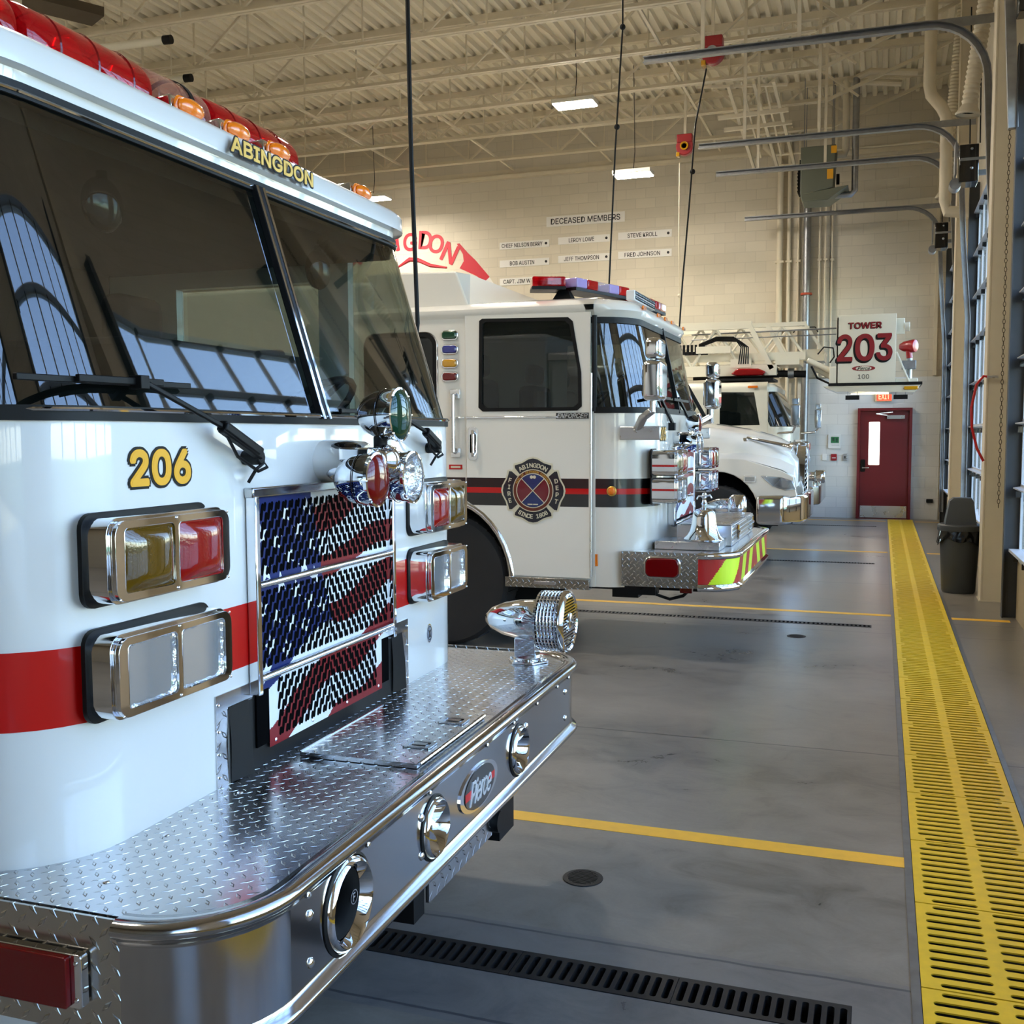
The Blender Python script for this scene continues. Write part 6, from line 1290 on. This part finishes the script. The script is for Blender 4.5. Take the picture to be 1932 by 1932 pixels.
# unit heater
t = thing('unit_heater', 'grey green gas unit heater hanging below the joists near the end wall', 'heater', (-1.05, 19.0, 5.62))
HG = mk('heater_green_grey', (104, 108, 92), 0.45, var=0.04)
q = mb(HG); q.raw([(-.33, -.3, 0.06), (.20, -.3, 0.16), (.20, .3, 0.16), (-.33, .3, 0.06), (-.33, -.3, 0.86), (.24, -.3, 0.86), (.24, .3, 0.86), (-.33, .3, 0.86)], [(0, 3, 2, 1), (4, 5, 6, 7), (0, 1, 5, 4), (1, 2, 6, 5), (2, 3, 7, 6), (3, 0, 4, 7)])
q.raw([(-.33, -.3, 0.08), (.45, -.3, 0.18), (.45, .3, 0.18), (-.33, .3, 0.08), (-.30, -.3, -0.04), (.12, -.3, -0.04), (.12, .3, -0.04), (-.30, .3, -0.04)], [(0, 1, 2, 3), (4, 7, 6, 5), (0, 4, 5, 1), (1, 5, 6, 2), (2, 6, 7, 3), (3, 7, 4, 0)]); q.build('casing', t, bevel=0.012)
q = mb(BLACK); 
for k in range(8): q.raw([(-.345, -.26, 0.18 + k * .06), (-.345, .26, 0.18 + k * .06), (-.39, .26, 0.15 + k * .06), (-.39, -.26, 0.15 + k * .06)], [(0, 1, 2, 3)])
q.box(-.35, -.331, -.27, .27, 0.12, 0.66); q.build('louvres', t, smooth=0)
q = mb(YELNUM); q.box(0.16, 0.25, -.305, -.3, 0.72, 0.84); q.box(0.10, 0.2, -.305, -.3, 0.3, 0.46); q.build('warning_stickers', t, smooth=0)
q = mb(GALV); q.tube([(0.22, 0, 0.08), (0.48, 0, 0.08), (0.54, 0, 0.14), (0.54, 0, 0.9), (0.54, 0, 2.0)], 0.055, 12); q.mat(BLACK).cyl((0.24, 0, 0.35), (0.29, 0, 0.35), 0.09); q.build('flue_pipe', t)
q = mb(BEIGE); q.tube([(0.25, 0.1, 0.78), (0.36, 0.1, 0.78), (0.38, 0.1, 0.86), (0.38, 0.1, 2.0)], 0.06, 12).tube([(0.54, 0, 2.0), (0.75, 0, 2.08), (1.5, 0, 1.98)], 0.055, 10).tube([(0.38, .1, 2.0), (0.6, .1, 1.96), (1.25, .1, 1.86)], 0.055, 10); q.build('air_pipe', t)
q = mb(GALV)
for x in (-.28, .18):
    for y in (-.25, .25): q.cyl((x, y, 0.84), (x, y, 2.0), 0.008, n=6)
q.build('hanger_rods', t)
# corner drain pipe and exhaust hoses near the garage doors
q = mb(BEIGE); q.tube([(0.545, 16.1, 8.05), (0.535, 16.1, 6.50), (0.56, 16.1, 6.36), (0.70, 16.1, 6.18), (0.76, 16.1, 6.05), (0.77, 16.1, 5.9), (0.775, 16.1, 4.9), (0.80, 16.1, 4.75), (1.15, 16.1, 4.7)], 0.082, 16); q.mat(REDP).cyl((0.541, 16.1, 7.27), (0.541, 16.1, 7.32), 0.085, n=20)
o = tag(q.build('roof_drain_pipe'), 'thick beige drain pipe with a red band coming down from the roof', 'pipe'); o.location = (0, 0, 0)
for k, (x, y, z0, z1, lb_) in enumerate(((0.78, 12.1, 4.96, 6.5, 'upper ribbed beige hose with an open bell mouth, by the near garage door track'), (0.82, 17.45, 5.22, 8.05, 'lower ribbed beige hose with an open bell mouth, by the far door opener'))):
    r0 = 0.07; prof = []; z = 0; L = z1 - z0
    q = mb(BEIGE); M, LL = aim((x, y, z0), (x + 0.20, y, z1))
    n_r = int(L / 0.05); pr_ = [(r0 + 0.05, -0.02), (r0 + 0.055, 0.0), (r0 + 0.015, 0.07), (r0, 0.09)]
    for i in range(n_r): pr_ += [(r0, 0.10 + i * 0.05), (r0 + 0.012, 0.125 + i * 0.05)]
    q.lathe(pr_, 20, M, caps=False).mat(HOLE).lathe([(r0, 0.02), (0.0005, 0.02)], 20, M, caps=False); tag(q.build('exhaust_hose'), lb_, 'exhaust hose')
for k, (y, lb_) in enumerate(((11.95, 'near'), (17.1, 'far'))):
    t = thing('door_opener', 'black garage door opener beside the %s curved door track' % lb_, 'door opener', (0.78, y + 0.35, 4.50) if k == 0 else (0.79, 17.95, 4.74), 0, 'garage door openers')
    q = mb(GLOSSBLACK); q.box(-0.06, 0.13, -0.05, 0.25, -0.20, 0.19); q.build('case', t, bevel=0.008)
    q = mb(GALV); q.cyl((-0.09, 0, -0.2), (-0.09, 0.2, -0.2), 0.06).box(-0.10, -0.08, 0, 0.2, -0.1, 0.24).box(-0.05, 0.39, -.055, -0.05, 0.02, 0.05).box(0.1, 0.39, 0.1, 0.15, -0.1, -0.05).sphere((0.06, -0.055, -0.06), 0.018).sphere((0.06, -0.055, 0.14), 0.014); q.build('motor_bracket', t)
    q = mb(BLACK)
    for x in (0.04, 0.14): q.cyl((x, -0.02, 0.2), (x - 0.02, -0.02, 1.6), 0.008, n=6)
    q.build('cables', t)
# overhead door tracks
for k, (y, lb_) in enumerate(((10.28, 'track out of frame at the near door'), (11.7, 'topmost track'), (15.4, 'second track down'), (17.1, 'third track down'), (20.8, 'lowest track'))):
    if k == 0:
        t = thing('garage_door_track', 'straight dark door track rising beside the near beige column, far right', 'door track', (0, 0, 0), 0, 'curved tracks of the garage doors'); t.pop('group', None) if 'group' in t else None
        q = mb(GALV); q.tube([(1.03, y, 4.3), (0.985, y, 5.2), (0.93, y, 6.2), (0.90, y, 8.05)], 1, prof=[(-0.04, -0.04), (0.04, -0.04), (0.04, 0.04), (-0.04, 0.04)]); q.build('rail', t); q = mb(GLOSSBLACK); q.box(1.02, 1.17, y - 0.25, y - 0.05, 5.2, 5.75); q.build('gear_case', t, bevel=0.01); continue
    P = [(-2.56, y, 5.765), (0.35, y, 5.765)] + [(0.35 + 0.58 * math.sin(a), y, 5.185 + 0.58 * math.cos(a)) for a in [PI / 2 * i / 8 for i in range(1, 9)]] + [(0.98, y, 4.2), (1.06, y, 3.2), (1.07, y, 0.2)]
    q = mb(GALV); q.tube(P, 1, prof=[(-0.035, -0.035), (0.035, -0.035), (0.035, -0.025), (-0.025, -0.025), (-0.025, 0.025), (0.035, 0.025), (0.035, 0.035), (-0.035, 0.035)])
    t = thing('garage_door_track', 'curved galvanised overhead door track, ' + lb_, 'door track', (0, 0, 0), 0, 'curved tracks of the garage doors')
    q.build('rail', t, smooth=30)
    q = mb(GALV); q.box(-2.56, 1.1, y + 0.036, y + 0.042, 5.73, 5.82); q.build('angle_bar', t, smooth=0)
    for hx in (-1.91, -0.9): q = mb(BEIGE); q.box(hx - .02, hx + .02, y - 0.02, y + 0.02, 5.8, 8.06); q.build('hanger', t, smooth=0)
# horizontal conduits across the far corner
for z, lb_ in ((6.72, 'upper'), (6.52, 'lower')):
    q = mb(BEIGE); q.tube([(-2.0, 20.0, z), (0.7, 20.0, z), (0.85, 20.0, z - 0.05), (0.9, 20.0, z - 0.2), (1.19, 20.0, z - 0.22)], 0.022, 8); tag(q.build('conduit'), lb_ + ' thin beige conduit running across the far corner under the joists', 'conduit', 'thin conduits in the far corner')
# exhaust removal rail with its struts, and the two red reels
q = mb(BEIGE)
for y in (17.5, 18.2): q.bar((-2.6, y, 6.75), (-1.5, y + 0.1, 6.8), 0.06, 0.06)
for x in (-2.4, -2.0, -1.7): q.bar((x, 17.2, 7.15), (x + 0.15, 19.6, 6.4), 0.05, 0.05)
for x in (-2.2, -1.85): q.bar((x, 17.2, 7.2), (x + 0.1, 19.2, 6.5), 0.03, 0.03)
q.bar((-2.9, 17.3, 7.21), (-1.5, 17.3, 7.1), 0.04, 0.04); tag(q.build('pipe_support_frame', smooth=0), 'cluster of beige braces and struts under the joists near the heater', 'support frame')
REEL = mk('reel_red', (150, 18, 26), 0.4, coat=0.3)
for k, (x, y, z, lb_) in enumerate(((-2.12, 13.78, 6.48, 'upper'), (-3.22, 18.0, 6.48, 'lower'))):
    t = thing('cord_reel', lb_ + ' red cord reel hanging from the joists', 'cord reel', (x, y, z), 0, 'red cord reels under the joists')
    q = mb(REEL, T(0, 0, 0) @ FY); q.prism(circ(0.145, 30), -0.06, 0.06).box(-0.13, 0.13, 0.06, 0.2, -0.08, 0.08); q.build('drum', t, bevel=0.015)
    q = mb(BEIGE); q.box(-0.02, 0.02, -.02, .02, 0.2, 1.585); q.build('bracket', t)
    q = mb(YELMARK); q.box(-0.14, -0.08, -0.07, 0.07, -0.16, -0.09); q.build('cord_guide', t, bevel=0.01)
    q = mb(YELMARK if k else GALV, T(0, -0.085, 0) @ FY); q.lathe([(0.07, 0), (0.07, 0.012), (0.05, 0.012), (0.04, 0.0)], 20); q.build('hub', t)
def cord(path, r, label, knobs=(), m_=BLACK):
    q = mb(m_); q.tube(path, r, 8)
    for p in knobs: q.sphere(p, r * 3.2)
    tag(q.build('hanging_cord'), label, 'cord', 'cords hanging from the ceiling')
cord([(-2.16, 4.75, 7.2), (-2.20, 4.75, 4.0), (-2.185, 4.75, 3.0), (-2.16, 4.75, 2.2), (-2.2, 4.75, 1.9)], 0.0115, 'thick black cord hanging right behind the nearest fire engine')
cord([(-2.08, 8.7, 7.2), (-2.08, 8.7, 5.0), (-2.14, 8.7, 4.0), (-2.19, 8.7, 2.87)], 0.0075, 'thin black cord hanging down to the light bar of the second engine', ((-2.08, 8.7, 5.0), (-2.125, 8.7, 4.2)))
cord([(-2.2, 13.78, 6.30), (-2.33, 13.75, 5.6), (-2.40, 13.75, 4.6), (-2.48, 13.75, 3.6), (-2.52, 13.75, 2.95)], 0.011, 'black cord from the upper red reel', ((-2.36, 13.75, 5.02),))
cord([(-3.30, 17.95, 6.22), (-3.30, 17.95, 5.0), (-3.28, 17.95, 3.5)], 0.010, 'pale grey cord from the lower red reel', ((-3.29, 17.95, 4.0),), BEIGE)
# duct with sensors top left, gauze box, round smoke detector
for (x0, x1, y_, lb_) in ((-10.5, -9.45, 12.4, 'upper'), (-10.45, -10.15, 13.8, 'lower')):
    q = mb(mk('hanging_tube_lamp', (232, 226, 205), 0.5)); q.cyl((x0, y_, 7.1), (x1, y_ + .05, 7.1), 0.055, n=16).mat(BLACK).cyl((x1, y_ + .05, 7.1), (x1 + 0.12, y_ + .06, 7.1), 0.06, n=16).mat(BEIGE).cyl((x0 + .1, y_, 7.1), (x0 + .1, y_, 8.06), 0.01, n=6); tag(q.build('infrared_tube'), lb_ + ' off-white unlit tube with a black end under the joists, top left', 'tube', 'unlit tubes under the joists')
q = mb(mk('dark_brown_duct', (70, 58, 42), 0.5)); q.bar((-10.5, 10.9, 7.25), (-10.0, 11.8, 7.25), 0.45, 0.12); q.mat(BEIGE).cyl((-10.0, 10.3, 6.75), (-10.0, 10.3, 7.15), 0.12, n=20); tag(q.build('ceiling_unit'), 'dark angled unit with a white canister under the joists, top left corner', 'ceiling unit')
# hose hooked on the column, pull chain, rubbish bin
q = mb(REDP); q.tube([(0.96, 11.10, 2.19), (0.92, 11.10, 2.20), (0.86, 11.10, 2.12), (0.82, 11.10, 1.9), (0.83, 11.10, 1.7), (0.88, 11.10, 1.5), (0.94, 11.10, 1.38)], 0.013, 10)
t = q.build('red_hose'); tag(t, 'thin red hose looped off the beige column above the bin', 'hose')
q = mb(ALU); q.cyl((0.95, 11.10, 2.19), (1.05, 11.10, 2.19), 0.014); q.build('hose_fitting', t)
q = mb(mk('oiled_chain', (70, 58, 40), 0.5, metal=0.8)); z = 0.95; i = 0
while z < 6.4:
    q.tube([(1.085 + (0.012 * math.cos(a * PI / 3) if i % 2 else 0), 11.10 + (0 if i % 2 else 0.012 * math.cos(a * PI / 3)), z + 0.026 * math.sin(a * PI / 3)) for a in range(6)], 0.003, 5, closed=True); z += 0.041; i += 1
tag(q.build('pull_chain'), 'long pull chain hanging down the face of the beige column', 'chain')
t = thing('rubbish_bin', 'round grey rubbish bin with domed lid and black liner beside the column', 'bin', (0.79, 11.75, 0))
BG = mk('grey_bin_plastic', (66, 69, 70), 0.5, var=0.05)
q = mb(BG); q.lathe([(0.155, 0.0), (0.165, 0.02), (0.195, 0.60), (0.200, 0.66)], 36); q.build('bin_body', t)
q = mb(BG); q.lathe([(0.215, 0.645), (0.218, 0.66), (0.218, 0.70), (0.20, 0.715)], 36); q.prism([(-.15, -.14), (.15, -.14), (.17, 0), (.15, .15), (-.15, .15), (-.17, 0)], 0.71, 0.715)
q.raw([(-.15, -.14, .71), (.15, -.14, .71), (.15, .15, .71), (-.15, .15, .71), (-.11, -.11, .95), (.12, -.11, .95), (.12, .12, .95), (-.11, .12, .95), (-.07, -.08, .985), (.10, -.08, .985), (.10, .09, .985), (-.07, .09, .985)], [(0, 1, 5, 4), (1, 2, 6, 5), (2, 3, 7, 6), (3, 0, 4, 7), (4, 5, 9, 8), (5, 6, 10, 9), (6, 7, 11, 10), (7, 4, 8, 11), (8, 9, 10, 11)]); q.build('bin_lid', t, bevel=0.012, seg=3)
q = mb(mk('bin_liner', (10, 10, 11), 0.18, bump=0.6, bs=18)); n_ = 60; vs = []
rr = random.Random(3); ph = [rr.uniform(0, 6) for _ in range(6)]
for k in range(7):
    for i in range(n_):
        a = 2 * PI * i / n_; fl_ = k / 6
        r = 0.205 + 0.012 * fl_ + 0.010 * fl_ * math.sin(7 * a + ph[0]) + 0.008 * math.sin(13 * a + ph[1] + k) * fl_
        z = 0.655 - fl_ * (0.13 + 0.035 * math.sin(2 * a + ph[2]) + 0.02 * math.sin(5 * a + ph[3]))
        vs.append((r * math.cos(a), r * math.sin(a), z))
q.raw(vs, [(k * n_ + i, k * n_ + (i + 1) % n_, (k + 1) * n_ + (i + 1) % n_, (k + 1) * n_ + i) for k in range(6) for i in range(n_)]); q.build('bin_liner', t, smooth=80)
